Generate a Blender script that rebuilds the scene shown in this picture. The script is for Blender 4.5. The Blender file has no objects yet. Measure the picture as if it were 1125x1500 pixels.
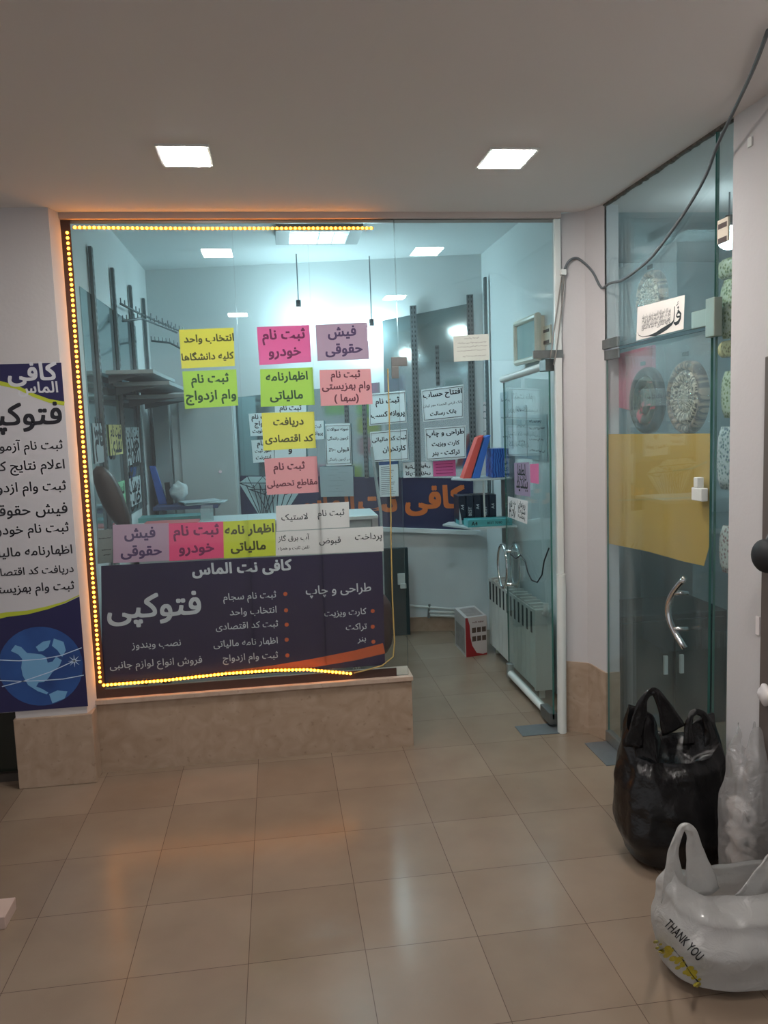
import bpy, math, random
from mathutils import Vector, Matrix, noise
from mathutils.bvhtree import BVHTree
random.seed(7)
S = bpy.context.scene
COL = S.collection

# ------------------------------------------------------------------ camera
H = 1.68
YAW, PIT, ROL, FPX = math.radians(7.44794), math.radians(-6.33102), math.radians(-2.01246), 1180.06
fwd = Vector((math.sin(YAW)*math.cos(PIT), math.cos(YAW)*math.cos(PIT), math.sin(PIT)))
rgt = Vector((math.cos(YAW), -math.sin(YAW), 0)); upv = rgt.cross(fwd)
RX = math.cos(ROL)*rgt + math.sin(ROL)*upv
UP = -math.sin(ROL)*rgt + math.cos(ROL)*upv
cam = bpy.data.cameras.new('camera'); cam.sensor_fit = 'AUTO'; cam.sensor_width = 36
cam.lens = FPX*36/1500; cam.clip_start = 0.02
co = bpy.data.objects.new('camera', cam); COL.objects.link(co)
m = Matrix((RX, UP, -fwd)).transposed().to_4x4(); m.translation = Vector((0, 0, H))
co.matrix_world = m; S.camera = co

# ------------------------------------------------------------------ world / exposure / lamp strengths
W = bpy.data.worlds.new('world'); S.world = W; W.use_nodes = True
bg = W.node_tree.nodes['Background']; bg.inputs[0].default_value = (0.78, 0.78, 0.80, 1); bg.inputs[1].default_value = 0.44
S.view_settings.view_transform = 'Standard'; S.view_settings.look = 'None'
S.view_settings.exposure = 0.60; S.view_settings.gamma = 1; S.view_settings.use_curve_mapping = False
S.cycles.use_denoising = True
S.cycles.max_bounces = 10; S.cycles.transparent_max_bounces = 32
S.cycles.sample_clamp_indirect = 6
PANEL_L, BULB_L, TUBE_L, LED_L, NEXT_L = 90, 75, 140, 12, 14

def ray(x, y): return fwd + RX*((x-562.5)/FPX) + UP*((750-y)/FPX)
C0 = Vector((0, 0, H))
def PX(x, y, X): v = ray(x, y); return C0 + v*(X/v.x)
def PY(x, y, Y): v = ray(x, y); return C0 + v*(Y/v.y)
def PZ(x, y, Z): v = ray(x, y); return C0 + v*((Z-H)/v.z)
def PP(x, y, o, n): v = ray(x, y); return C0 + v*((o-C0).dot(n)/v.dot(n))

# ------------------------------------------------------------------ materials
def lin(h):
    h = h.lstrip('#'); c = [int(h[i:i+2], 16)/255 for i in (0, 2, 4)]
    return tuple(((v+.055)/1.055)**2.4 if v > .04045 else v/12.92 for v in c)
MATS = {}
def mat(name, col, rough=.6, metal=0, var=.08, scale=8, bump=0, bscale=40, spec=.5, trans=0, alpha=None, coat=0, emit=None):
    if name in MATS: return MATS[name]
    if isinstance(col, str): col = lin(col)
    M = bpy.data.materials.new(name); M.use_nodes = True; N = M.node_tree; b = N.nodes['Principled BSDF']
    tc = N.nodes.new('ShaderNodeTexCoord')
    nz = N.nodes.new('ShaderNodeTexNoise'); nz.inputs['Scale'].default_value = scale; nz.inputs['Detail'].default_value = 4
    N.links.new(tc.outputs['Object'], nz.inputs['Vector'])
    mx = N.nodes.new('ShaderNodeMix'); mx.data_type = 'RGBA'
    mx.inputs['A'].default_value = (*[c*(1-var) for c in col], 1); mx.inputs['B'].default_value = (*[min(1, c*(1+var)) for c in col], 1)
    N.links.new(nz.outputs['Fac'], mx.inputs['Factor']); N.links.new(mx.outputs['Result'], b.inputs['Base Color'])
    b.inputs['Roughness'].default_value = rough; b.inputs['Metallic'].default_value = metal
    b.inputs['Specular IOR Level'].default_value = spec; b.inputs['Coat Weight'].default_value = coat
    if trans: b.inputs['Transmission Weight'].default_value = trans
    if alpha is not None: b.inputs['Alpha'].default_value = alpha
    if emit:
        b.inputs['Emission Color'].default_value = (*emit[0], 1); b.inputs['Emission Strength'].default_value = emit[1]
    if bump:
        n2 = N.nodes.new('ShaderNodeTexNoise'); n2.inputs['Scale'].default_value = bscale; n2.inputs['Detail'].default_value = 5
        N.links.new(tc.outputs['Object'], n2.inputs['Vector'])
        bp = N.nodes.new('ShaderNodeBump'); bp.inputs['Strength'].default_value = bump; bp.inputs['Distance'].default_value = .01
        N.links.new(n2.outputs['Fac'], bp.inputs['Height']); N.links.new(bp.outputs['Normal'], b.inputs['Normal'])
    MATS[name] = M; return M
def glass(name, tint, base=.04, haze=0, hazecol=(.8, .85, .85)):
    M = bpy.data.materials.new(name); M.use_nodes = True; N = M.node_tree; N.nodes.clear()
    out = N.nodes.new('ShaderNodeOutputMaterial'); tr = N.nodes.new('ShaderNodeBsdfTransparent'); tr.inputs[0].default_value = (*tint, 1)
    gl = N.nodes.new('ShaderNodeBsdfGlossy'); gl.inputs['Roughness'].default_value = .01
    lw = N.nodes.new('ShaderNodeLayerWeight'); lw.inputs[0].default_value = .5
    p = N.nodes.new('ShaderNodeMath'); p.operation = 'POWER'; p.inputs[1].default_value = 5
    a = N.nodes.new('ShaderNodeMath'); a.operation = 'MULTIPLY_ADD'; a.inputs[1].default_value = 1-base; a.inputs[2].default_value = base
    N.links.new(lw.outputs['Facing'], p.inputs[0]); N.links.new(p.outputs[0], a.inputs[0])
    mx = N.nodes.new('ShaderNodeMixShader'); N.links.new(a.outputs[0], mx.inputs[0])
    src = tr
    if haze:
        df = N.nodes.new('ShaderNodeBsdfDiffuse'); df.inputs[0].default_value = (*hazecol, 1)
        nz = N.nodes.new('ShaderNodeTexNoise'); nz.inputs['Scale'].default_value = 5; nz.inputs['Detail'].default_value = 6
        tc = N.nodes.new('ShaderNodeTexCoord'); N.links.new(tc.outputs['Object'], nz.inputs['Vector'])
        mm = N.nodes.new('ShaderNodeMath'); mm.operation = 'MULTIPLY'; mm.inputs[1].default_value = 2*haze
        N.links.new(nz.outputs['Fac'], mm.inputs[0])
        m2 = N.nodes.new('ShaderNodeMixShader'); N.links.new(mm.outputs[0], m2.inputs[0])
        N.links.new(tr.outputs[0], m2.inputs[1]); N.links.new(df.outputs[0], m2.inputs[2]); src = m2
    N.links.new(src.outputs[0], mx.inputs[1]); N.links.new(gl.outputs[0], mx.inputs[2]); N.links.new(mx.outputs[0], out.inputs[0])
    return M
def emis(name, col, L):
    M = bpy.data.materials.new(name); M.use_nodes = True; N = M.node_tree; N.nodes.clear()
    out = N.nodes.new('ShaderNodeOutputMaterial'); e = N.nodes.new('ShaderNodeEmission')
    e.inputs[0].default_value = (*col, 1); e.inputs[1].default_value = L; N.links.new(e.outputs[0], out.inputs[0]); return M
def film(name, col, cover, rough=.15, bump=.6, bscale=25, gloss=.12):
    """thin plastic film: part see-through, part diffuse/translucent, part shiny"""
    M = bpy.data.materials.new(name); M.use_nodes = True; N = M.node_tree; N.nodes.clear()
    out = N.nodes.new('ShaderNodeOutputMaterial'); tr = N.nodes.new('ShaderNodeBsdfTransparent')
    df = N.nodes.new('ShaderNodeBsdfDiffuse'); df.inputs[0].default_value = (*col, 1)
    tl = N.nodes.new('ShaderNodeBsdfTranslucent'); tl.inputs[0].default_value = (*col, 1)
    gl = N.nodes.new('ShaderNodeBsdfGlossy'); gl.inputs['Roughness'].default_value = rough
    tc = N.nodes.new('ShaderNodeTexCoord'); nz = N.nodes.new('ShaderNodeTexNoise'); nz.inputs['Scale'].default_value = bscale
    nz.inputs['Detail'].default_value = 6; nz.inputs['Distortion'].default_value = 1.0
    N.links.new(tc.outputs['Object'], nz.inputs['Vector'])
    bp = N.nodes.new('ShaderNodeBump'); bp.inputs['Strength'].default_value = bump; bp.inputs['Distance'].default_value = .02
    N.links.new(nz.outputs['Fac'], bp.inputs['Height'])
    for s in (df, tl, gl): N.links.new(bp.outputs[0], s.inputs['Normal'])
    m1 = N.nodes.new('ShaderNodeMixShader'); m1.inputs[0].default_value = .35
    N.links.new(df.outputs[0], m1.inputs[1]); N.links.new(tl.outputs[0], m1.inputs[2])
    m2 = N.nodes.new('ShaderNodeMixShader'); m2.inputs[0].default_value = cover
    N.links.new(tr.outputs[0], m2.inputs[1]); N.links.new(m1.outputs[0], m2.inputs[2])
    m3 = N.nodes.new('ShaderNodeMixShader'); m3.inputs[0].default_value = gloss
    N.links.new(m2.outputs[0], m3.inputs[1]); N.links.new(gl.outputs[0], m3.inputs[2]); N.links.new(m3.outputs[0], out.inputs[0])
    return M

# ------------------------------------------------------------------ Persian lettering: own shaping into presentation forms
_F = {'ا': 'FE8D FE8E', 'آ': 'FE81 FE82', 'ب': 'FE8F FE90 FE91 FE92', 'پ': 'FB56 FB57 FB58 FB59', 'ت': 'FE95 FE96 FE97 FE98',
 'ث': 'FE99 FE9A FE9B FE9C', 'ج': 'FE9D FE9E FE9F FEA0', 'چ': 'FB7A FB7B FB7C FB7D', 'ح': 'FEA1 FEA2 FEA3 FEA4', 'خ': 'FEA5 FEA6 FEA7 FEA8',
 'د': 'FEA9 FEAA', 'ذ': 'FEAB FEAC', 'ر': 'FEAD FEAE', 'ز': 'FEAF FEB0', 'ژ': 'FB8A FB8B', 'س': 'FEB1 FEB2 FEB3 FEB4', 'ش': 'FEB5 FEB6 FEB7 FEB8',
 'ص': 'FEB9 FEBA FEBB FEBC', 'ض': 'FEBD FEBE FEBF FEC0', 'ط': 'FEC1 FEC2 FEC3 FEC4', 'ظ': 'FEC5 FEC6 FEC7 FEC8', 'ع': 'FEC9 FECA FECB FECC',
 'غ': 'FECD FECE FECF FED0', 'ف': 'FED1 FED2 FED3 FED4', 'ق': 'FED5 FED6 FED7 FED8', 'ک': 'FB8E FB8F FB90 FB91', 'گ': 'FB92 FB93 FB94 FB95',
 'ل': 'FEDD FEDE FEDF FEE0', 'م': 'FEE1 FEE2 FEE3 FEE4', 'ن': 'FEE5 FEE6 FEE7 FEE8', 'و': 'FEED FEEE', 'ه': 'FEE9 FEEA FEEB FEEC', 'ی': 'FBFC FBFD FBFE FBFF'}
FORMS = {k: [chr(int(x, 16)) for x in v.split()] for k, v in _F.items()}
def shape(s):
    out = []; i = 0; prev = False
    while i < len(s):
        c = s[i]
        if c == 'ل' and i+1 < len(s) and s[i+1] == 'ا':
            out.append(chr(0xFEFC if prev else 0xFEFB)); prev = False; i += 2; continue
        f = FORMS.get(c)
        if not f: out.append({'(': ')', ')': '('}.get(c, c)); prev = False; i += 1; continue
        nxt = i+1 < len(s) and s[i+1] in FORMS
        dual = len(f) == 4
        if dual and nxt: out.append(f[3] if prev else f[2]); prev = True
        else: out.append(f[1] if prev else f[0]); prev = False
        i += 1
    vis = out[::-1]; res = []; run = []
    for c in vis:
        if c in '۰۱۲۳۴۵۶۷۸۹0123456789': run.append(c)
        else: res += run[::-1] + [c]; run = []
    return ''.join(res + run[::-1])
_TC, _GC = {}, {}
def _raw(body):
    cu = bpy.data.curves.new('t', 'FONT'); cu.body = body; cu.size = 1; cu.resolution_u = 3; cu.fill_mode = 'FRONT'
    o = bpy.data.objects.new('t', cu); COL.objects.link(o)
    dg = bpy.context.evaluated_depsgraph_get(); dg.update()
    me = bpy.data.meshes.new_from_object(o.evaluated_get(dg))
    V = [(v.co.x, v.co.y) for v in me.vertices]; F = [tuple(p.vertices) for p in me.polygons]
    bpy.data.objects.remove(o); bpy.data.curves.remove(cu); bpy.data.meshes.remove(me)
    return V, F
def glyph(c):
    """one character: vertices, faces and advance width"""
    if c not in _GC:
        if '|' not in _GC: _GC['|'] = (None, None, max(v[0] for v in _raw('|')[0]))
        V, F = _raw(c) if c not in ' ' else ([], [])
        _GC[c] = (V, F, max(v[0] for v in _raw(c+'|')[0])-_GC['|'][2])
    return _GC[c]
def glyphs(s, bold=.018, rtl=True):
    k = (s, bold, rtl)
    if k in _TC: return _TC[k]
    V, F, x = [], [], 0
    for ci, c in enumerate(shape(s) if rtl else s):
        gv, gf, adv = glyph(c)
        for li, (dx, dy) in enumerate(((-bold, -bold), (bold, -bold), (bold, bold), (-bold, bold)) if bold > .008 else ((0, 0),)):
            n = len(V); V += [(p[0]+x+dx*.7, p[1]+dy*.6, (li+4*(ci % 2))*3e-5) for p in gv]; F += [tuple(i+n for i in f) for f in gf]
        x += adv + bold*.3
    xs = [v[0] for v in V]; ys = [v[1] for v in V]
    _TC[k] = (V, F, (min(xs), max(xs), min(ys), max(ys))); return _TC[k]

# ------------------------------------------------------------------ mesh builder
class MB:
    def __init__(s): s.v = []; s.f = []; s.m = []
    def add(s, V, F, mi=0):
        n = len(s.v); s.v += [Vector(p) for p in V]; s.f += [tuple(i+n for i in f) for f in F]; s.m += [mi]*len(F); return s
    def box(s, x0, x1, y0, y1, z0, z1, mi=0):
        V = [(x, y, z) for z in (z0, z1) for y in (y0, y1) for x in (x0, x1)]
        return s.add(V, [(0, 2, 3, 1), (4, 5, 7, 6), (0, 1, 5, 4), (2, 6, 7, 3), (0, 4, 6, 2), (1, 3, 7, 5)], mi)
    def hexa(s, q, off, mi=0):
        q = [Vector(p) for p in q]; off = Vector(off); n = len(q)
        V = q + [p+off for p in q]
        return s.add(V, [tuple(range(n-1, -1, -1)), tuple(range(n, 2*n))] + [(i, (i+1) % n, n+(i+1) % n, n+i) for i in range(n)], mi)
    def quad(s, a, b, c, d, mi=0): return s.add([a, b, c, d], [(0, 1, 2, 3)], mi)
    def cyl(s, p0, p1, r0, r1=None, n=20, mi=0):
        return s.tube([p0, p1], [r0, r0 if r1 is None else r1], n, mi)
    def tube(s, pts, r, n=10, mi=0, flat=1.0, closed=False):
        P = [Vector(p) for p in pts]; K = len(P); R = r if isinstance(r, (list, tuple)) else [r]*K
        T = []
        for i in range(K):
            a = P[(i-1) % K] if (closed or i > 0) else P[i]; b = P[(i+1) % K] if (closed or i < K-1) else P[i]
            T.append((b-a).normalized())
        u = T[0].orthogonal().normalized(); rings = []
        for i in range(K):
            if i: u = (u - T[i]*u.dot(T[i])).normalized()
            w = T[i].cross(u)
            rings.append([P[i] + u*math.cos(2*math.pi*j/n)*R[i] + w*math.sin(2*math.pi*j/n)*R[i]*flat for j in range(n)])
        return s.loft(rings, mi, closed)
    def loft(s, rings, mi=0, closed=False, cap=(True, True)):
        n = len(rings[0]); K = len(rings); V = [p for r in rings for p in r]; F = []
        for i in range(K if closed else K-1):
            a = i*n; b = ((i+1) % K)*n
            F += [(a+j, a+(j+1) % n, b+(j+1) % n, b+j) for j in range(n)]
        if not closed:
            if cap[0]: F.append(tuple(range(n-1, -1, -1)))
            if cap[1]: F.append(tuple((K-1)*n+j for j in range(n)))
        return s.add(V, F, mi)
    def sph(s, c, r, nu=16, nv=10, mi=0):
        c = Vector(c); r = Vector((r, r, r)) if isinstance(r, (int, float)) else Vector(r); V = [c+Vector((0, 0, -r.z))]; F = []
        for i in range(1, nv):
            a = -math.pi/2 + math.pi*i/nv
            for j in range(nu):
                b = 2*math.pi*j/nu; V.append(c+Vector((r.x*math.cos(a)*math.cos(b), r.y*math.cos(a)*math.sin(b), r.z*math.sin(a))))
        V.append(c+Vector((0, 0, r.z))); L = len(V)-1
        for j in range(nu):
            F.append((0, 1+(j+1) % nu, 1+j)); F.append((L, 1+(nv-2)*nu+j, 1+(nv-2)*nu+(j+1) % nu))
            for i in range(nv-2):
                a = 1+i*nu; F.append((a+j, a+(j+1) % nu, a+nu+(j+1) % nu, a+nu+j))
        return s.add(V, F, mi)
    def poly(s, pts, mi=0): return s.add(pts, [tuple(range(len(pts)))], mi)
    def text(s, t, O, U, V, w=None, h=None, mi=0, bold=.018, rtl=True, mirror=False, anchor='c', xf=None):
        """text centred at O; U and V unit vectors, w and/or h its size"""
        G, F, (x0, x1, y0, y1) = glyphs(t, bold, rtl)
        k = w/(x1-x0) if w else h/(y1-y0)
        ky = h/(y1-y0) if (w and h) else k
        cx = {'c': (x0+x1)/2, 'r': x1, 'l': x0}[anchor]; cy = (y0+y1)/2; sg = -1 if mirror else 1
        O = Vector(O); U = Vector(U); V = Vector(V)
        nv_ = U.cross(V).normalized()
        pts = [O + U*((x-cx)*k*sg) + V*((y-cy)*ky) + nv_*z for x, y, z in G]
        if xf: pts = [xf(O + U*((x-cx)*k*sg) + V*((y-cy)*ky), z) for x, y, z in G]
        return s.add(pts, F, mi)
    def strip(s, pts, w, n, mi=0):
        P = [Vector(p) for p in pts]; n = Vector(n); V = []; F = []
        for i, p in enumerate(P):
            t = (P[min(i+1, len(P)-1)]-P[max(i-1, 0)]).normalized(); d = n.cross(t).normalized()*(w[i] if isinstance(w, list) else w)/2
            V += [p-d, p+d]
            if i: F.append((2*i-2, 2*i-1, 2*i+1, 2*i))
        return s.add(V, F, mi)
    def build(s, name, mats, parent=None, smooth=False, bevel=0, loc=None):
        me = bpy.data.meshes.new(name); w = Vector((0, 0, 0))
        o = bpy.data.objects.new(name, me); COL.objects.link(o)
        if parent is not None:
            o.parent = parent; q = parent
            while q is not None: w += q.location; q = q.parent
            o.location = -w
        elif loc is not None:
            o.location = loc; s.v = [p-Vector(loc) for p in s.v]
        me.from_pydata([tuple(p) for p in s.v], [], s.f); 
        for mm in (mats if isinstance(mats, (list, tuple)) else [mats]): me.materials.append(mm)
        me.polygons.foreach_set('material_index', s.m)
        if smooth: me.polygons.foreach_set('use_smooth', [True]*len(s.f))
        me.update()
        if bevel:
            b = o.modifiers.new('bevel', 'BEVEL'); b.width = bevel; b.segments = 2; b.limit_method = 'ANGLE'
        return o
def tag(o, label, cat, group=None, kind=None):
    if label: o['label'] = label
    if cat: o['category'] = cat
    if group: o['group'] = group
    if kind: o['kind'] = kind
    return o
def thing(name, label, cat, loc, group=None, kind=None):
    o = bpy.data.objects.new(name, None); COL.objects.link(o); o.location = loc; o.empty_display_size = .05
    return tag(o, label, cat, group, kind)
def struct(name, mb, mats, label=None, **k):
    o = mb.build(name, mats, **k); o['kind'] = 'structure'
    o['category'] = name.split('_')[0]
    if label: o['label'] = label
    return o
def dup(root, shift, label):
    r = root.copy(); COL.objects.link(r); r.location = root.location + Vector(shift); r['label'] = label
    for ch in list(root.children):
        c = ch.copy(); COL.objects.link(c); c.parent = r
        for g in list(ch.children):
            d = g.copy(); COL.objects.link(d); d.parent = c
    return r

# ------------------------------------------------------------------ shared materials
white_paint = mat('white_wall_paint', '#c1bebf', .75, var=.04, scale=2.2, bump=.08, bscale=60)
ceil_paint = mat('ceiling_paint', '#e2dedc', .85, var=.03, scale=1.2)
shop_paint = mat('shop_wall_paint', '#d3dadb', .7, var=.04, scale=2)
beam_paint = mat('header_paint', '#b9a9a2', .75, var=.08, scale=5)
alu = mat('aluminium', '#a9adad', .35, .9, var=.05, scale=20)
chrome = mat('chrome', '#d9dcdd', .08, 1, var=.02)
steel_dark = mat('perforated_steel', '#6a7275', .45, .5, var=.1, scale=30)
hole = mat('slot_shadow_steel', '#1c2224', .8, var=.05)
patchm = mat('patch_steel', '#7b7d7c', .4, .8, var=.15, scale=40)
brownfr = mat('dark_brown_frame', '#4a3630', .45, .2, var=.15, scale=15)
white_plastic = mat('white_plastic', '#d6d9d6', .4, var=.04)
beige_plastic = mat('beige_plastic', '#d9cdb9', .5, var=.04)
ink = mat('black_ink', '#15171b', .6, var=.05)
graphite = mat('grey_ink', '#6a7076', .7, var=.1)
edge_green = mat('glass_edge', '#3d6b63', .25, var=.1)
G_shop = glass('shop_glass', (.955, .985, .985), .035, haze=.004)
G_right = glass('right_shop_glass', (.90, .95, .95), .035, haze=.03)
G_leaf = glass('door_leaf_glass', (.92, .97, .965), .04, haze=.02)
mirror_m = mat('mirror', '#a3bcc1', .08, .8, var=.06, scale=3)

def marble(name, c1, c2, vein):
    M = bpy.data.materials.new(name); M.use_nodes = True; N = M.node_tree; b = N.nodes['Principled BSDF']
    tc = N.nodes.new('ShaderNodeTexCoord'); n1 = N.nodes.new('ShaderNodeTexNoise'); n1.inputs['Scale'].default_value = 9; n1.inputs['Detail'].default_value = 8
    n1.inputs['Distortion'].default_value = 1.5
    n2 = N.nodes.new('ShaderNodeTexNoise'); n2.inputs['Scale'].default_value = 38; n2.inputs['Detail'].default_value = 3
    N.links.new(tc.outputs['Object'], n1.inputs['Vector']); N.links.new(tc.outputs['Object'], n2.inputs['Vector'])
    r = N.nodes.new('ShaderNodeValToRGB'); r.color_ramp.elements[0].position = .3; r.color_ramp.elements[0].color = (*lin(c1), 1)
    r.color_ramp.elements[1].position = .7; r.color_ramp.elements[1].color = (*lin(c2), 1)
    N.links.new(n1.outputs['Fac'], r.inputs[0])
    r2 = N.nodes.new('ShaderNodeValToRGB'); r2.color_ramp.elements[0].position = .64; r2.color_ramp.elements[0].color = (0, 0, 0, 1)
    r2.color_ramp.elements[1].position = .76; r2.color_ramp.elements[1].color = (.6, .6, .6, 1)
    N.links.new(n2.outputs['Fac'], r2.inputs[0])
    mx = N.nodes.new('ShaderNodeMix'); mx.data_type = 'RGBA'; mx.inputs['B'].default_value = (*lin(vein), 1)
    N.links.new(r2.outputs[0], mx.inputs['Factor']); N.links.new(r.outputs[0], mx.inputs['A']); N.links.new(mx.outputs['Result'], b.inputs['Base Color'])
    b.inputs['Roughness'].default_value = .35; return M
travertine = marble('brown_travertine', '#9c8672', '#ae9986', '#7e6656')
travertine_lt = marble('sill_travertine', '#b09a88', '#bfab9b', '#93796a')

def floor_mat():
    M = bpy.data.materials.new('polished_floor_tiles'); M.use_nodes = True; N = M.node_tree; b = N.nodes['Principled BSDF']
    tc = N.nodes.new('ShaderNodeTexCoord'); mp = N.nodes.new('ShaderNodeMapping'); mp.inputs['Location'].default_value = (-.2047+.3705*20, -.1095+.3835*20, 0)
    N.links.new(tc.outputs['Object'], mp.inputs[0])
    br = N.nodes.new('ShaderNodeTexBrick'); br.offset = 0; br.squash = 1; br.inputs['Scale'].default_value = 1
    br.inputs['Brick Width'].default_value = .3705; br.inputs['Row Height'].default_value = .3835; br.inputs['Mortar Size'].default_value = .0014
    br.inputs['Mortar Smooth'].default_value = .25; br.inputs['Bias'].default_value = 0
    br.inputs['Color1'].default_value = (*lin('#857464'), 1); br.inputs['Color2'].default_value = (*lin('#8f7e6e'), 1); br.inputs['Mortar'].default_value = (*lin('#625348'), 1)
    N.links.new(mp.outputs[0], br.inputs['Vector'])
    n1 = N.nodes.new('ShaderNodeTexNoise'); n1.inputs['Scale'].default_value = 3.5; n1.inputs['Detail'].default_value = 7; N.links.new(tc.outputs['Object'], n1.inputs['Vector'])
    mx = N.nodes.new('ShaderNodeMix'); mx.data_type = 'RGBA'; mx.blend_type = 'MULTIPLY'; mx.inputs['Factor'].default_value = 1
    r = N.nodes.new('ShaderNodeValToRGB'); r.color_ramp.elements[0].position = .3; r.color_ramp.elements[0].color = (.86, .84, .83, 1)
    r.color_ramp.elements[1].position = .7; r.color_ramp.elements[1].color = (1, 1, 1, 1)
    N.links.new(n1.outputs['Fac'], r.inputs[0]); N.links.new(br.outputs['Color'], mx.inputs['A']); N.links.new(r.outputs[0], mx.inputs['B'])
    n3 = N.nodes.new('ShaderNodeTexNoise'); n3.inputs['Scale'].default_value = 5.5; n3.inputs['Detail'].default_value = 2; N.links.new(tc.outputs['Object'], n3.inputs['Vector'])
    r3 = N.nodes.new('ShaderNodeValToRGB'); r3.color_ramp.elements[0].position = .755; r3.color_ramp.elements[0].color = (0, 0, 0, 1)
    r3.color_ramp.elements[1].position = .775; r3.color_ramp.elements[1].color = (1, 1, 1, 1); N.links.new(n3.outputs['Fac'], r3.inputs[0])
    m2 = N.nodes.new('ShaderNodeMix'); m2.data_type = 'RGBA'; m2.inputs['B'].default_value = (*lin('#5a4638'), 1)
    N.links.new(r3.outputs[0], m2.inputs['Factor']); N.links.new(mx.outputs['Result'], m2.inputs['A']); N.links.new(m2.outputs['Result'], b.inputs['Base Color'])
    rr = N.nodes.new('ShaderNodeMapRange'); rr.inputs['To Min'].default_value = .15; rr.inputs['To Max'].default_value = .28
    N.links.new(n1.outputs['Fac'], rr.inputs[0]); N.links.new(rr.outputs[0], b.inputs['Roughness'])
    b.inputs['Specular IOR Level'].default_value = .36; return M

# ================================================================== SETTING
YG = 4.01           # front face of the shop glass
XR = 1.629          # plane of the right-hand shop front
CZ = 2.69
struct('floor', MB().box(-6, 4, -4, 8, -.06, 0), floor_mat(), 'beige polished square floor tiles with thin brown joints')
struct('ceiling', MB().box(-6, 4.2, -4, 4.0, CZ, CZ+.12), ceil_paint, 'flat grey white ceiling over the passage outside the shop')
struct('ceiling_shop', MB().box(-1.1, 1.7, 4.08, 7.2, 2.93, 3.03), shop_paint, 'ceiling inside the lit shop behind the glass')
struct('wall_left', MB().hexa([(-1.287, 3.90, .335), (-.960, 3.90, .335), (-.936, 3.99, .335), (-.936, 4.12, .335), (-1.287, 4.12, .335)], (0, 0, CZ-.335)), white_paint, 'white plastered column left of the shop window behind the hanging banner')
struct('trim_1', MB().box(-1.295, -.935, 3.885, 4.13, 0, .345), travertine, 'brown stone block at the foot of the left column', bevel=.004)
struct('wall_shop_left', MB().box(-1.05, -.95, 4.10, 7.1, 0, 2.95), shop_paint)
struct('wall_shop_right', MB().box(1.62, 1.70, 4.10, 7.1, 0, 2.95), shop_paint)
def yb(x): return 6.28 - .2*(x-1.0)
NB = Vector((.2, 1, 0)).normalized(); OB = Vector((1, 6.28, 0))
def PB(x, y, off=0): return PP(x, y, OB - NB*off, NB)
struct('wall_back', MB().hexa([(-1.0, yb(-1.0), 0), (1.66, yb(1.66), 0), (1.66, yb(1.66), 2.95), (-1.0, yb(-1.0), 2.95)], (.02, .1, 0)), shop_paint)
o = MB()
o.hexa([(.2, yb(.2)-.012, 0), (1.6, yb(1.6)-.012, 0), (1.6, yb(1.6)-.012, .115), (.2, yb(.2)-.012, .115)], NB*.012)
struct('baseboard_back', o, travertine)
struct('trim_2', MB().box(-.94, 1.462, 3.985, 4.09, 2.662, 2.96), beam_paint, 'painted header strip above the shop window', bevel=.003)
o = MB(); o.box(-.937, .635, 3.995, 4.16, 0, .352)
struct('trim_3', o, travertine, 'low brown stone plinth under the shop window')
struct('window_sill', MB().box(-.94, .642, 3.98, 4.17, .352, .377), travertine_lt, 'pale stone sill slab along the bottom of the shop window', bevel=.003)
# right pillar
pp = [(1.462, 4.12), (1.462, 4.03), (1.49, 4.015), (1.575, 3.965), (1.629, 3.85), (1.70, 3.85), (1.70, 4.12)]
struct('wall_pillar', MB().hexa([(x, y, .3) for x, y in pp], (0, 0, CZ-.3)), white_paint, 'white pillar with chamfered corner between the shop door and the right shop front')
pq = [(1.468, 4.12), (1.468, 4.02), (1.485, 4.004), (1.572, 3.954), (1.622, 3.843), (1.70, 3.843), (1.70, 4.12)]
mb = MB(); n = len(pq); top = [.385, .385, .385, .385, .36, .36, .36]
V = [(x, y, 0) for x, y in pq] + [(x, y, t) for (x, y), t in zip(pq, top)]
mb.add(V, [tuple(range(n-1, -1, -1)), tuple(range(n, 2*n))] + [(i, (i+1) % n, n+(i+1) % n, n+i) for i in range(n)])
struct('baseboard_pillar', mb, travertine, 'brown stone cladding at the foot of the right pillar')
# right shop front: column and its grey skirting, brown door beyond
struct('wall_right', MB().box(XR, 1.80, -4, 2.735, 0, CZ), white_paint, 'white wall strip at the right edge beside the right shop glass')
mb = MB(); K = 26; V = []; 
for i in range(K):
    y = 2.735 - i*.03; h = .385 - .03*i*.2 + .035*noise.noise(Vector((i*.5, 1, 0))) + (.07 if 4 < i < 12 else 0)
    V += [(XR-.008, y, 0), (XR-.008, y, max(.12, h)), (XR, y, 0), (XR, y, max(.12, h))]
F = []
for i in range(K-1):
    a = 4*i; b = a+4
    F += [(a, b, b+1, a+1), (a+1, b+1, b+3, a+3)]
F += [(0, 1, 3, 2)]
mb.add(V, F); struct('baseboard_right', mb, mat('grey_screed', '#8f8c8a', .8, var=.15, scale=14), 'bare grey patch at the foot of the right wall')
struct('door_1', MB().box(1.592, XR, 1.5, 2.475, .0, 1.85), mat('brown_door', '#5d5450', .6, var=.1), 'dark brown door panel at the right edge', bevel=.004)
# right shop room
rm = mat('right_shop_wall', '#b9c9cc', .7, var=.06, scale=3)
struct('wall_right_shop_back', MB().box(1.70, 3.6, 5.3, 5.4, 0, CZ+.1), rm)
struct('wall_right_shop_far', MB().box(3.5, 3.6, 1.5, 5.3, 0, CZ+.1), rm)
struct('wall_right_shop_near', MB().box(1.8, 3.5, 1.5, 1.6, 0, CZ+.1), rm)
struct('ceiling_right_shop', MB().box(1.70, 3.6, 4.0, 5.4, CZ, CZ+.12), rm)
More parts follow.
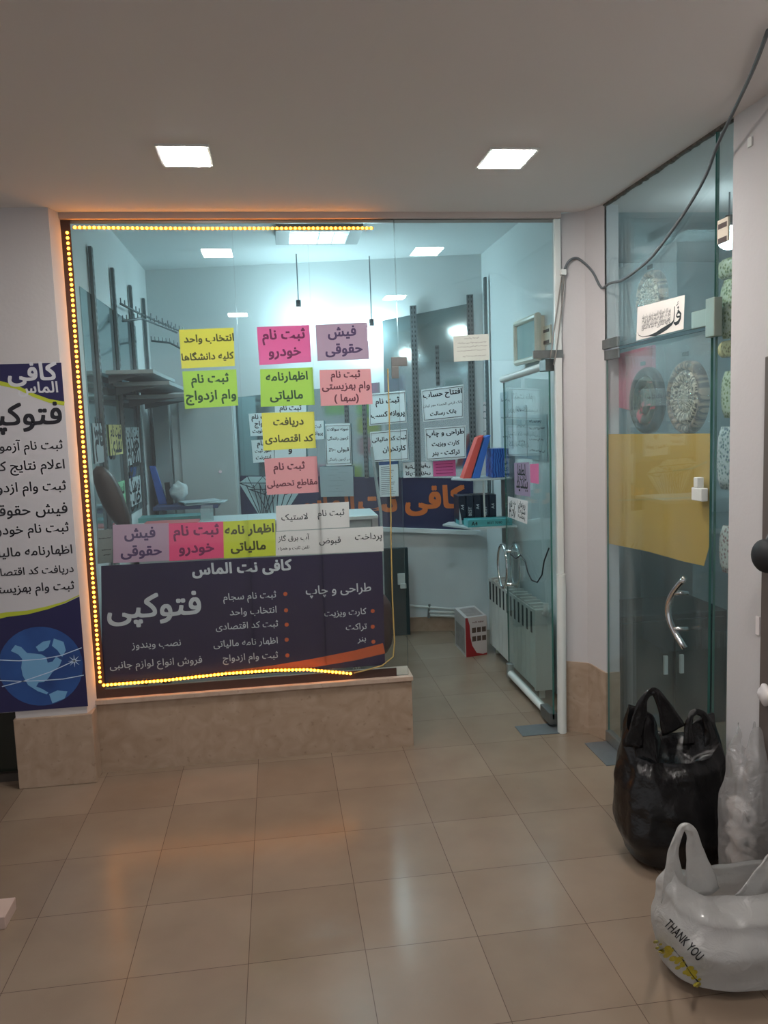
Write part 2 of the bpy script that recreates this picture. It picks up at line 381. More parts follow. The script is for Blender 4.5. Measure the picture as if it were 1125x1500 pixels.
# neighbour left of the column
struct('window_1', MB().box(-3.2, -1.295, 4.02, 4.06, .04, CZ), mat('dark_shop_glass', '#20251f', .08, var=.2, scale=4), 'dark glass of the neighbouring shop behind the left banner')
struct('wall_front_left', MB().box(-6, -3.2, 3.95, 4.1, 0, CZ), white_paint)
mb = MB(); mb.box(-1.9, -1.30, 3.99, 4.02, 0, .04); struct('trim_4', mb, mat('dark_threshold', '#3a322c', .6))

# ------------------------------------------------------------------ shop window
w = thing('window_2', 'fixed shop window of tall glass panes left of the open door', 'window', (-.15, YG, .377), kind='structure')
def pane(name, x0, x1, z0, z1, parent, g=G_shop, y=YG, t=.010):
    mb = MB(); V = [(x, yy, z) for z in (z0, z1) for yy in (y, y+t) for x in (x0, x1)]
    mb.add(V, [(0, 1, 5, 4), (2, 6, 7, 3)], 0); mb.add(V, [(0, 2, 3, 1), (4, 5, 7, 6), (0, 4, 6, 2), (1, 3, 7, 5)], 1)
    return mb.build(name, [g, edge_green], parent)
for x0, x1 in ((-.915, -.1575), (-.1555, .2), (.202, .622)): pane('glass_pane', x0, x1, .377, 2.662, w)
mb = MB().box(-.937, -.905, 4.006, 4.032, .377, 2.662); mb.box(-.905, -.893, 4.006, 4.0099, .377, 2.662); mb.build('frame_profile', brownfr, w)
MB().box(-.905, .56, 4.0065, 4.0098, .377, .42).build('bottom_channel', brownfr, w)
MB().box(-.905, .622, 4.021, 4.032, 2.648, 2.662).build('top_channel', alu, w)
t = thing('window_3', 'glass transom above the open shop door', 'window', (1.0, YG, 1.97), kind='structure')
pane('glass_pane', .625, 1.458, 1.972, 2.662, t)
mb = MB().box(.585, .665, YG-.014, YG-.001, 1.955, 2.0); mb.box(.585, .622, YG-.014, YG-.001, 1.895, 1.955); mb.build('patch_fitting', patchm, t, bevel=.002)
mb = MB().box(1.31, 1.468, YG-.016, YG-.001, 1.975, 2.015); mb.build('hinge_patch', patchm, t, bevel=.002)
# ------------------------------------------------------------------ open door leaf
d = thing('door_2', 'open frameless glass door leaf swung into the shop', 'door', (1.43, 4.08, 0), kind='structure')
mb = MB(); x, y0, y1, z0, z1 = 1.412, 4.06, 4.90, .05, 1.93
V = [(xx, yy, z) for z in (z0, z1) for yy in (y0, y1) for xx in (x, x+.01)]
mb.add(V, [(0, 4, 6, 2), (1, 3, 7, 5)], 0); mb.add(V, [(0, 2, 3, 1), (4, 5, 7, 6), (0, 1, 5, 4), (2, 6, 7, 3)], 1); mb.build('glass_pane', [G_leaf, edge_green], d)
MB().cyl((1.417, 4.22, .055), (1.417, 4.86, .055), .022).build('bottom_rail', white_plastic, d, smooth=False)
MB().box(1.395, 1.44, 4.06, 4.22, .02, .085).build('floor_hinge', patchm, d, bevel=.004)
MB().box(1.397, 1.437, 4.86, 4.90, .03, .12).build('corner_clip', alu, d, bevel=.004)
MB().cyl((1.417, 4.14, 1.945), (1.417, 4.93, 1.92), .021).build('top_rail', white_plastic, d)
MB().box(1.393, 1.443, 4.05, 4.15, 1.915, 1.975).build('top_hinge', patchm, d, bevel=.004)
mb = MB(); c = Vector((1.375, 4.86, .755)); K = 36
for sx in (1.375, 1.459):
    mb.tube([(sx, c.y+.10*math.sin(2*math.pi*i/K), c.z+.135*math.cos(2*math.pi*i/K)) for i in range(K)], .009, 8, closed=True)
for z in (.86, .65):
    mb.cyl((1.375, c.y-.06, z), (1.459, c.y-.06, z), .010)
mb.build('pull_handle', chrome, d, smooth=True)

# white post along the door jamb
p = thing('jamb_post', 'white round post running down the door jamb beside the pillar', 'post', (1.445, 4.0, 0))
MB().cyl((1.442, 4.0, 0), (1.446, 4.0, .86), .024, n=20).build('lower_pipe', white_plastic, p, smooth=False)
MB().box(1.428, 1.462, 3.995, 4.02, .86, 2.66).build('upper_strip', white_plastic, p, bevel=.004)
mb = MB().box(1.22, 1.45, 3.985, 4.13, .0005, .004); tag(mb.build('floor_plate', mat('floor_steel', '#6e7377', .45, .4, var=.12, scale=20), bevel=.001, loc=(1.33, 4.05, 0)), 'grey metal floor plate at the hinge of the open shop door', 'metal plate')

# ------------------------------------------------------------------ right shop front
r = thing('door_3', 'closed glass door of the right shop with yellow sheet on it', 'door', (XR, 3.3, 0), kind='structure')
def xpane(name, y0, y1, z0, z1, parent, g=G_right, x=XR, t=.010):
    mb = MB(); V = [(xx, yy, z) for z in (z0, z1) for yy in (y0, y1) for xx in (x, x+t)]
    mb.add(V, [(0, 4, 6, 2), (1, 3, 7, 5)], 0); mb.add(V, [(0, 2, 3, 1), (4, 5, 7, 6), (0, 1, 5, 4), (2, 6, 7, 3)], 1)
    return mb.build(name, [g, edge_green], parent)
xpane('glass_pane', 2.87, 3.835, .055, 1.985, r)
MB().box(XR-.012, XR+.022, 2.9, 3.84, .006, .06).build('bottom_rail', alu, r, bevel=.003)
mb = MB(); yh = 3.005; pts = [(XR-.03-.035*math.sin(math.pi*i/16), yh-.012+.075*math.sin(math.pi*i/16), .73+.29*i/16) for i in range(17)]
mb.tube(pts, .0125, 10)
for z in (.80, .95): mb.cyl((XR-.055, yh+.035, z), (XR+.0, yh+.02, z), .009)
mb.build('pull_handle', chrome, r, smooth=True)
mb = MB(); a = PX(1032, 722, XR); mb.box(XR-.03, XR-.002, a.y-.03, a.y+.045, a.z-.03, a.z+.02); mb.box(XR-.03, XR-.002, a.y, a.y+.03, a.z+.02, a.z+.06); mb.build('latch', white_plastic, r, bevel=.003)
MB().box(XR-.014, XR-.001, 3.67, 3.83, 1.945, 1.99).build('top_hinge', patchm, r, bevel=.003)
s = thing('window_4', 'glass transom above the closed door of the right shop', 'window', (XR, 3.3, 2.0), kind='structure')
xpane('glass_pane', 2.85, 3.85, 2.0, CZ, s)
MB().box(XR-.016, XR-.001, 3.67, 3.85, 1.998, 2.045).build('hinge_patch', patchm, s, bevel=.003)
mb = MB().box(XR-.02, XR-.001, 2.80, 2.98, 1.995, 2.06); mb.box(XR-.035, XR-.001, 2.79, 2.85, 1.95, 2.09); mb.build('corner_patch', mat('green_grey_metal', '#8d988f', .4, .6, var=.1), s, bevel=.003)
s = thing('window_5', 'narrow glass side light of the right shop beside the white wall', 'window', (XR, 2.79, 0), kind='structure')
xpane('glass_pane', 2.735, 2.84, .03, CZ, s)
mb = MB()
for i in range(34):
    y = 2.75+i*.0325; mb.box(XR-.006, XR+.012, y, y+.028, CZ-.008-.006*random.random(), CZ)
struct('trim_5', mb, mat('ceiling_gap_filler', '#5f5952', .9, var=.25, scale=30), 'rough dark joint between ceiling and right shop glass')
a = PZ(905, 1098, 0)
tag(MB().box(1.50, 1.62, 3.55, 3.83, .0005, .004).build('floor_plate', MATS['floor_steel'], bevel=.001, loc=(1.57, 3.7, 0)), 'grey metal floor plate in front of the right shop door', 'metal plate')

# ------------------------------------------------------------------ ceiling panels of the passage
panel_e = emis('panel_light', (1, .95, .90), PANEL_L)
def ceiling_panel(x, y, label):
    t = thing('ceiling_light', label, 'ceiling light', (x, y, CZ), 'recessed square lights in the passage ceiling')
    hx, hy = .095, .118
    mb = MB()
    for a0, a1, b0, b1 in ((-hx, hx, -hy, -hy+.012), (-hx, hx, hy-.012, hy), (-hx, -hx+.012, -hy+.012, hy-.012), (hx-.012, hx, -hy+.012, hy-.012)):
        mb.box(x+a0, x+a1, y+b0, y+b1, CZ-.008, CZ)
    mb.build('frame', white_plastic, t)
    MB().box(x-hx+.012, x+hx-.012, y-hy+.012, y+hy-.012, CZ-.0095, CZ-.001).build('diffuser', panel_e, t)
    return t
L0 = ceiling_panel(-.28, 3.175, 'square ceiling light glowing above the left part of the shop window')
dup(L0, (1.225, 0, 0), 'square ceiling light glowing above the open shop door')
dup(L0, (1.29, -1.75, 0), 'square ceiling light nearest the camera on the door side')
dup(L0, (0, -2.6, 0), 'square ceiling light behind the camera on the window side')

# ================================================================== SIGNS ON THE SHOP WINDOW
YS = YG+.0125
def paper(name, c, tl=.5):
    M = mat(name, c, .85, var=.03, scale=6); tl = .12 if 'white' in name else .4; N = M.node_tree; b = N.nodes['Principled BSDF']; out = N.nodes['Material Output']
    t = N.nodes.new('ShaderNodeBsdfTranslucent'); mx = N.nodes.new('ShaderNodeMixShader'); mx.inputs[0].default_value = tl
    N.links.new(b.inputs['Base Color'].links[0].from_socket, t.inputs[0]); N.links.new(b.outputs[0], mx.inputs[1]); N.links.new(t.outputs[0], mx.inputs[2]); N.links.new(mx.outputs[0], out.inputs[0]); return M
PAPER = {k: paper('paper_'+k, c) for k, c in dict(yellow='#f8f070', lime='#cbec6a', pink='#ff84c2', mauve='#d8b9cd', salmon='#fab8bd', white='#ece5e4',
        cyan='#d8e4e6', hot='#fd6a9e', acid='#e8ea50', pale='#c9d6da', lilac='#c6b1cb').items()}
INK = {k: mat('ink_'+k, c, .7, var=.05) for k, c in dict(olive='#4b4a10', green='#1e4a16', plum='#7a1a55', violet='#523764', maroon='#6b2233', black='#22222a').items()}
def sign(name, label, cat, group, q, paper, lines, inkm, n=None, th=.0009, frame=None, mirror=False, bold=.04):
    """q: top-left, top-right, bottom-right, bottom-left corners; lines: (text, u, v, width fraction[, bold])"""
    TL, TR, BR, BL = [Vector(p) for p in q]
    U = (TR-TL); V = (BL-TL); nn = -(U.cross(V)).normalized()*(-1)
    if nn.dot(C0-TL) < 0: nn = -nn
    ctr = (TL+TR+BR+BL)/4
    t = MB().hexa([TL, TR, BR, BL], -nn*th)
    t = t.build(name, paper, loc=ctr); tag(t, label, cat, group)
    def at(u, v): 
        return TL*(1-u)*(1-v) + TR*u*(1-v) + BR*u*v + BL*(1-u)*v
    if lines:
        mb = MB(); W = U.length; un = U.normalized(); vn = -(V - un*V.dot(un)).normalized()
        for L in lines:
            mb.text(L[0], at(L[1], L[2])+nn*.0005, un, vn, w=L[3]*W, h=(L[4] if len(L) > 4 and L[4] else None), bold=L[5] if len(L) > 5 else bold, mirror=mirror,
                    rtl=not L[0].isascii())
        mb.build('lettering', inkm, t)
    if frame:
        mb = MB(); a = .035
        mb.tube([at(.03, .05)+nn*.0006, at(.97, .05)+nn*.0006, at(.97, .95)+nn*.0006, at(.03, .95)+nn*.0006], frame, 4, closed=True)
        mb.build('border', inkm, t)
    return t, at, nn
def fq(*c, y=YS): return [PY(px, py, y) for px, py in c]
GS = 'coloured paper signs on the shop window'
sign('paper_sign', 'yellow two-line sign above a lime one, at the upper left of the window', 'sign', GS, fq((262, 483), (342, 480), (344, 536), (266, 540)), PAPER['yellow'], [('انتخاب واحد', .54, .27, .92), ('کلیه دانشگاها', .5, .72, .96)], INK['olive'])
sign('paper_sign', 'lime green sign directly under the upper left yellow sign', 'sign', GS, fq((267, 544), (346, 541), (349, 594), (271, 599)), PAPER['lime'], [('ثبت نام', .5, .27, .7), ('وام ازدواج', .5, .73, .94)], INK['green'])
sign('paper_sign', 'bright pink sign at the top of the middle column of signs', 'sign', GS, fq((376, 479), (453, 476), (456, 530), (380, 535)), PAPER['pink'], [('ثبت نام', .5, .28, .82), ('خودرو', .5, .73, .62)], INK['plum'])
sign('paper_sign', 'mauve sign right of the bright pink one, highest of all the signs', 'sign', GS, fq((462, 476), (538, 472), (541, 526), (465, 529)), PAPER['mauve'], [('فیش', .5, .25, .55), ('حقوقی', .52, .72, .72)], INK['violet'])
sign('paper_sign', 'lime green sign between the bright pink and the yellow sign', 'sign', GS, fq((381, 541), (458, 538), (461, 593), (382, 596)), PAPER['lime'], [('اظهارنامه', .5, .24, .8), ('مالیاتی', .48, .74, .63)], INK['green'])
sign('paper_sign', 'salmon three-line sign below the mauve one', 'sign', GS, fq((468, 542), (543, 540), (546, 592), (470, 595)), PAPER['salmon'], [('ثبت نام', .5, .18, .58), ('وام بهزیستی', .5, .5, .94), ('(سها )', .5, .82, .48)], INK['maroon'])
sign('paper_sign', 'yellow two-line sign between the lime and the salmon sign', 'sign', GS, fq((383, 605), (460, 603), (463, 656), (386, 660)), PAPER['yellow'], [('دریافت', .5, .27, .58), ('کد اقتصادی', .5, .73, .92)], INK['olive'])
sign('paper_sign', 'salmon two-line sign lowest in the middle column of signs', 'sign', GS, fq((387, 672), (464, 668), (467, 721), (391, 725)), PAPER['salmon'], [('ثبت نام', .46, .28, .6), ('مقاطع تحصیلی', .5, .74, .96)], INK['maroon'])
sign('paper_sign', 'acid yellow sign in the row on top of the purple banner', 'sign', GS, fq((327, 764), (403, 760), (404, 814), (328, 818), y=YS+.001), PAPER['acid'], [('اظهار نامه', .5, .27, .95, None, .045), ('مالیاتی', .47, .73, .68, None, .045)], INK['olive'])
sign('paper_sign', 'hot pink sign in the row on top of the purple banner', 'sign', GS, fq((247, 767), (327, 764), (328, 817), (248, 822), y=YS+.001), PAPER['hot'], [('ثبت نام', .5, .27, .84), ('خودرو', .5, .74, .65)], INK['plum'])
sign('paper_sign', 'mauve sign at the left end of the row on top of the purple banner', 'sign', GS, fq((165, 769), (247, 766), (248, 821), (166, 825), y=YS+.001), PAPER['mauve'], [('فیش', .48, .27, .56), ('حقوقی', .5, .74, .74)], INK['violet'])
GW = 'long white paper strips above the purple banner'
sign('paper_strip', 'short white strip lettered in two words, above the longer white strip', 'sign', GW, fq((404, 741), (511, 735), (512, 772), (405, 778)), PAPER['white'], [('ثبت نام', .75, .45, .37), ('لاستیک', .25, .5, .36)], INK['black'], bold=.015)
sign('paper_strip', 'long white strip resting along the top edge of the purple banner', 'sign', GW, fq((404, 779), (561, 771), (562, 807), (404, 814), y=YS+.0018), PAPER['white'], [('پرداخت', .86, .42, .255), ('قبوض', .5, .5, .2), ('آب برق گاز', .165, .3, .29), ('تلفن ثابت و همراه', .165, .72, .29)], INK['black'], bold=.012)

# ---- purple banner
navy = mat('purple_banner_vinyl', '#200e3c', .45, var=.12, scale=3)
btxt = mat('banner_white_print', '#c9cbd2', .6, var=.03); oran = mat('banner_orange_print', '#cc5a2c', .55, var=.05)
t, at, nn = sign('vinyl_banner', 'wide dark purple banner across the lower shop window with white and orange print', 'banner', None, fq((148, 829), (560, 808), (564, 974), (150, 1004), y=YS+.003), navy, [], ink)
mb = MB(); TL = at(0, 0); U = (at(1, 0)-at(0, 0)); un = U.normalized(); vn = Vector((0, 0, 1)); vn = (vn-un*vn.dot(un)).normalized()
def bp(px, py): return PY(px, py, YS+.003)+nn*.0005
def pxw(px): return px*YG/FPX*.99
for s_, cx, cy, w_, b_ in (('کافی نت الماس', 355, 833, 146, .05), ('فتوکپی', 226, 893, 135, .03), ('طراحی و چاپ', 496, 865, 99, .02), ('نصب ویندوز', 229, 945, 71, .01), ('فروش انواع لوازم جانبی', 229, 973, 133, .01),
    ('ثبت نام سجام', 366, 875, 78, .012), ('انتخاب واحد', 371, 896, 69, .012), ('ثبت کد اقتصادی', 362, 917, 92, .012), ('اظهار نامه مالیاتی', 360, 942, 95, .012), ('ثبت وام ازدواج', 367, 964, 82, .012),
    ('کارت ویزیت', 506, 898, 64, .012), ('تراکت', 522, 919, 32, .012), ('بنر', 530, 938, 13, .012)):
    mb.text(s_, bp(cx, cy), un, vn, w=pxw(w_), bold=b_)
mb.build('lettering', btxt, t)
mb = MB()
for px, py in ((418, 870), (419, 894), (420, 915), (420, 937), (421, 960), (546, 895), (546, 918), (547, 940)):
    c = bp(px, py); mb.poly([c+un*.0105*math.cos(a*math.pi/6)+vn*.0105*math.sin(a*math.pi/6) for a in range(12)])
mb.build('bullet_dots', oran, t)
mb = MB()
mb.strip([bp(x, y) for x, y in ((330, 1000-16), (400, 979), (460, 971), (520, 960), (562.5, 949.5))], [.004, .03, .045, .052, .056], nn)
mb.build('orange_swoosh', oran, t)

# ---- small notes hanging low inside the glass at the left
t, at, nn = sign('grey_note', 'small grey paper with handwriting at the left end of the sign row', 'note', None, fq((142, 777), (164, 775), (165, 824), (143, 826), y=YS+.02), mat('grey_paper', '#7d8583', .85), [], ink)
def scribbles(name, at, nn, rows, m, parent, w=.0022, seed=1, amp=.03, per=9):
    rnd = random.Random(seed); mb = MB()
    for (u0, u1, v) in rows:
        k = max(6, int(per*(u1-u0)*6)); pts = []
        for i in range(k+1):
            u = u0+(u1-u0)*i/k
            pts.append(at(u, v+amp*(rnd.random()-.5)*(1.6 if rnd.random() < .25 else .8))+nn*.0006)
        j = 0
        while j < len(pts)-2:
            L = rnd.randint(3, 7); seg = pts[j:j+L]
            if len(seg) > 1: mb.strip(seg, w, nn)
            j += L
    mb.build(name, m, parent)
scribbles('handwriting', at, nn, [(.1, .9, .25), (.3, .9, .6), (.4, .9, .75)], ink, t, .003, 3)

# ================================================================== LED strip around the window
led_e = emis('amber_led', (1, .33, .02), LED_L)
tape_m = mat('amber_led_tape', '#c98a2a', .5, var=.1)
YL = 4.0035
def led_run(label, pts, spacing):
    P = [PY(px, py, YL) for px, py in pts]
    t = thing('led_strip', label, 'light strip', P[0], 'amber light strips around the shop window')
    MB().strip([p+Vector((0, .004, 0)) for p in P], .012, (0, 1, 0)).build('tape', tape_m, t)
    tot = sum((P[i+1]-P[i]).length for i in range(len(P)-1)); N = int(tot/spacing)
    proto = None
    for k in range(N):
        s_ = (k+.5)*tot/N; i = 0
        while s_ > (P[i+1]-P[i]).length: s_ -= (P[i+1]-P[i]).length; i += 1
        c = P[i]+(P[i+1]-P[i]).normalized()*s_
        if proto is None:
            proto = MB().sph((0, 0, 0), (.007, .004, .007), 8, 4); proto = proto.build('light_bead', led_e); b = proto
        else: b = proto.copy(); COL.objects.link(b)
        b.parent = t; b.location = c-P[0]
led_run('amber light strip across the top of the shop window', [(106, 333), (200, 334), (300, 334.5), (547, 334)], .0213)
led_run('amber light strip down the left side of the shop window', [(98, 337), (105, 420), (112, 520), (124, 680), (136, 850), (147, 1002)], .0234)
led_run('amber light strip along the bottom of the shop window', [(149, 1004), (240, 997), (330, 987), (400, 982), (450, 981), (516, 987)], .0185)
# thin yellow wire hanging down the glass
pts = [(568, 540), (570, 600), (572, 700), (573, 800), (575, 880), (578, 940), (576, 962), (560, 975), (535, 982), (518, 986)]
tag(MB().tube([PY(a, b, YG-.012) for a, b in pts], .0035, 8).build('power_wire', mat('yellow_wire', '#b49a5c', .5), smooth=True), 'thin yellowish wire hanging down the glass edge to the bottom light strip', 'wire')

# ================================================================== LEFT HANGING BANNER
wh = mat('banner_white_vinyl', '#c4c3c8', .5, var=.06, scale=2.5); bk = mat('banner_black_print', '#1c1c26', .6)
nv = mat('banner_navy_print', '#211f4e', .5, var=.15, scale=4); lm = mat('banner_lime_print', '#b4c034', .5)
YB_ = 3.894
BT = PY(91, 531, YB_); BBt = PY(118, 1036, YB_)
bx1 = (BT.x+BBt.x)/2; z1 = BT.z; z0 = BBt.z+.002
t = MB().box(-1.72, -.952, YB_, YB_+.004, z0, z1).build('hanging_banner', wh, loc=(-1.33, YB_, z0)); tag(t, 'tall hanging banner with navy header, black list and blue globe, left of the shop window', 'banner')
n_ = Vector((0, -1, 0)); ex = Vector((1, 0, 0)); ez = Vector((0, 0, 1))
def bq(px, py, k=0): p = PY(px, py, YB_); return Vector((p.x, YB_-.0006-k*.0004, p.z))
mb = MB(); xr = -.9525
def bez(px0, pts): return [bq(a, b) for a, b in pts]
zt = z1-.001
low = [(-60, 560), (-25, 557), (0, 560), (25, 566), (50, 578), (72, 586), (92, 590)]
L = [bq(a, b) for a, b in low]; L[-1].x = xr; L.insert(0, Vector((-1.719, L[0].y, L[0].z-.03)))
for i in range(len(L)-1): mb.quad(L[i], L[i+1], Vector((L[i+1].x, L[i].y, zt)), Vector((L[i].x, L[i].y, zt)))
mb.build('navy_header', nv, t); mb = MB()
L2 = [bq(a, b) for a, b in ((-60, 925), (-20, 908), (10, 902), (40, 899), (70, 892), (95, 884), (112, 874))]; L2[-1].x = xr; L2.insert(0, Vector((-1.719, L2[0].y, L2[0].z-.05)))
for i in range(len(L2)-1): mb.quad(Vector((L2[i].x, L2[i].y, z0+.001)), Vector((L2[i+1].x, L2[i].y, z0+.001)), L2[i+1], L2[i])
mb.build('navy_footer', nv, t)
mb = MB(); mb.strip([p+Vector((0, -.0004, -.004)) for p in L[1:]], [.006, .016, .020, .016, .016, .016, .018][:len(L)-1], n_); mb.build('lime_swoosh', lm, t); mb = MB()
mb.strip([p+Vector((0, -.0004, .006)) for p in L2[1:]], [.03, .03, .022, .018, .014, .008, .004][:len(L2)-1], n_)
mb.build('lime_swoosh', lm, t)
mb = MB()
def rt(s, px, py, h, m_, b_, up=0):
    p = bq(px, py, 2); mb.text(s, p, ex, ez, w=h, bold=b_, anchor='r')
k_ = YB_/FPX
rt('کافی نت', 84, 547, 122*k_, 0, .04); rt('الماس', 85, 569, 53*k_, 0, .03); mb.build('lettering', btxt, t)
mb = MB(); rt('فتوکپی', 91, 611, 118*k_, 0, .03)
for s_, x_, y_, w_ in (('ثبت نام آزمون', 92, 653, 96), ('اعلام نتایج کنکور', 95, 683, 118), ('ثبت وام ازدواج', 97, 714, 109), ('فیش حقوقی', 99, 746, 107), ('ثبت نام خودرو', 101, 775, 104), ('اظهارنامه مالیاتی', 106, 806, 119), ('دریافت کد اقتصادی', 108, 834, 118), ('ثبت وام بهزیستی', 109, 860, 116)):
    rt(s_, x_, y_, w_*k_, 0, .02)
mb.build('lettering', bk, t)
gc = bq(60, 976, 1); R_ = 58*k_
def disc(c, r, m_, a=40): m_.poly([c+ex*r*math.cos(2*math.pi*i/a)+ez*r*math.sin(2*math.pi*i/a) for i in range(a)])
def globe_mat():
    M = bpy.data.materials.new('globe_print'); M.use_nodes = True; N = M.node_tree; b = N.nodes['Principled BSDF']
    tc = N.nodes.new('ShaderNodeTexCoord'); nz = N.nodes.new('ShaderNodeTexNoise'); nz.inputs['Scale'].default_value = 6
    N.links.new(tc.outputs['Object'], nz.inputs['Vector']); r = N.nodes.new('ShaderNodeValToRGB')
    r.color_ramp.elements[0].color = (*lin('#122058'), 1); r.color_ramp.elements[1].color = (*lin('#2f62ac'), 1); N.links.new(nz.outputs['Fac'], r.inputs[0]); N.links.new(r.outputs[0], b.inputs['Base Color']); b.inputs['Roughness'].default_value = .5
    return M
mb = MB(); disc(gc, R_, mb); gl = mb.build('globe_picture', globe_mat(), t)
def gp(u, v): return gc+Vector((u*R_, -.0005, v*R_))
mb = MB()
land = [(-.66, .44), (-.55, .58), (-.42, .52), (-.3, .36), (-.12, .33), (.02, .3), (.12, .22), (.14, .08), (.25, .1), (.34, .22), (.46, .12), (.4, -.02), (.22, -.18), (.12, -.32), (.02, -.4), (-.1, -.4), (-.16, -.5), (-.02, -.58), (.1, -.68), (.06, -.72), (-.14, -.62), (-.34, -.45), (-.44, -.2), (-.46, 0), (-.42, .22), (-.5, .34)]
mb.poly([gp(u*1.05+.02, v) for u, v in land]); mb.poly([gp(u, v) for u, v in ((.36, .68), (.58, .58), (.62, .36), (.52, .2), (.42, .38), (.3, .5))])
mb.poly([gp(u, v) for u, v in ((-.08, .5), (.1, .62), (.28, .64), (.22, .48), (.08, .38), (-.02, .38))]); mb.poly([gp(u, v) for u, v in ((.14, -.72), (.34, -.64), (.58, -.68), (.5, -.86), (.2, -.96))])
mb.build('land_shapes', mat('globe_land_print', '#6fa6d2', .5), gl)
mb = MB()
for A in ([(-.98, -.28), (-.5, -.34), (0, -.36), (.5, -.36), (1.0, -.3)], [(-.95, -.44), (-.4, -.33), (.2, -.16), (.8, .08)], [(-1, .24), (-.5, .18), (0, .18), (.5, .24), (1.0, .4)]):
    mb.strip([gp(u, v)+Vector((0, -.0004, 0)) for u, v in A], .004, n_)
c = gp(.8, .08)+Vector((0, -.0004, 0))
for a in range(4): dd = Vector((math.cos(a*math.pi/4), 0, math.sin(a*math.pi/4)))*.03; mb.strip([c-dd, c, c+dd], [.0006, .006, .0006], n_)
mb.build('light_trails', mat('globe_trail_print', '#bcd3ee', .5), gl)

# ================================================================== INSIDE THE SHOP
# mirrors
t = struct('trim_6', MB().hexa([PB(560, 470, .004), PB(690, 444, .004), PB(697, 700, .004), PB(567, 704, .004)], NB*.003), mirror_m, 'dark wall mirror behind the perforated uprights')
t = struct('trim_7', MB().box(-.95, -.944, 4.35, 6.0, 1.15, 2.42), mirror_m, 'tall wall mirror on the left wall inside the shop')
struct('trim_9', MB().hexa([PB(318, 585, .004), PB(556, 560, .004), PB(562, 700, .004), PB(328, 706, .004)], NB*.003), mirror_m, 'dark wall mirror behind the white signs in the middle of the back wall')
# perforated uprights
def upright(label, p, q, nrm, w=.035):
    p = Vector(p); q = Vector(q); nrm = Vector(nrm).normalized(); side = nrm.cross(Vector((0, 0, 1))).normalized()
    t = thing('shelf_upright', label, 'upright', q, 'perforated steel shelf uprights')
    mb = MB(); a = side*w/2
    mb.hexa([q-a, q+a, p+a, p-a], nrm*.018); mb.build('channel', steel_dark, t)
    mb = MB(); N = int((p-q).length/.035); f = nrm*.0188
    for i in range(N):
        c = q+(p-q)*((i+.5)/N)+f
        for s_ in (-.22, .22):
            k = side*w*s_; mb.quad(c+k-side*.003-Vector((0, 0, .009)), c+k+side*.003-Vector((0, 0, .009)), c+k+side*.003+Vector((0, 0, .009)), c+k-side*.003+Vector((0, 0, .009)))
    mb.build('slots', hole, t); return t
for lab, px, py in (('perforated upright left of the two framed bank and design signs', 605, 448), ('perforated upright in the corner right of the framed signs', 688, 432), ('short perforated upright behind the framed bank sign', 640, 506), ('perforated upright seen just right of the portrait four-line sign', 533, 590), ('perforated upright half hidden behind the portrait four-line sign', 507, 592), ('perforated upright beside the pale cabinet on the back wall', 338, 600)):
    a = PB(px, py, .02); a2 = Vector((a.x, a.y, 1.95 if px == 640 else 1.05 if px == 338 else 1.25)); upright(lab, a, a2, -NB, .05 if px > 600 and px != 640 else .03)
upright('perforated upright on the right wall above the blue folder', (1.60, 5.95, 2.72), (1.60, 5.95, .95), (-1, 0, 0))
for lab, y in (('perforated upright on the left wall nearest the window', 4.61), ('perforated upright on the left wall, second from the window', 5.2), ('perforated upright on the left wall, third from the window', 5.81), ('perforated upright on the left wall, farthest from the window', 6.38)):
    upright(lab, (-.942, y, 2.67), (-.942, y, .9), (1, 0, 0), .04)
# hook rails on the left uprights
def hook_rail(label, pts):
    t = thing('hook_rail', label, 'rail', pts[0], 'hook rails on the left wall')
    MB().tube(pts, .008, 8).build('bar', steel_dark, t, smooth=True)
    P = [Vector(p) for p in pts]; mb = MB()
    for i in range(len(P)-1):
        for k in range(5):
            c = P[i].lerp(P[i+1], k/5); mb.cyl(c, c+Vector((0, 0, .035)), .004, n=6)
    mb.build('pins', steel_dark, t)
hook_rail('upper hook rail with short pins reaching out from the left wall', [(-.90, 5.22, 2.46), (-.88, 5.8, 2.48), (-.72, 6.0, 2.42), (-.60, 6.1, 2.37)])
hook_rail('middle hook rail with short pins reaching out from the left wall', [(-.90, 5.25, 2.36), (-.84, 5.6, 2.42), (-.74, 5.9, 2.40), (-.66, 6.0, 2.37)])
hook_rail('lower hook rail with short pins on the left wall', [(-.90, 6.42, 2.36), (-.76, 6.4, 2.34), (-.62, 6.42, 2.26)])
# wall shelves left
def wall_shelf(label, y0, y1, x1, z):
    t = thing('wall_shelf', label, 'shelf', (-.94, (y0+y1)/2, z), 'grey shelves on the left wall')
    MB().box(-.92, x1, y0, y1, z, z+.022).build('board', mat('shelf_grey', '#96a3a5', .5, var=.1), t, bevel=.002)
    for y in (y0+.08, y1-.08):
        MB().hexa([(-.92, y, z), (x1-.08, y, z), (-.92, y, z-.05)], (0, .008, 0)).build('bracket', steel_dark, t)
wall_shelf('upper grey shelf fixed to the left wall uprights', 4.7, 5.7, -.66, 2.0)
wall_shelf('middle grey shelf just under the upper one on the left wall', 4.9, 5.95, -.60, 1.945)
wall_shelf('lower grey shelf reaching deepest into the room on the left wall', 5.3, 6.1, -.54, 1.885)
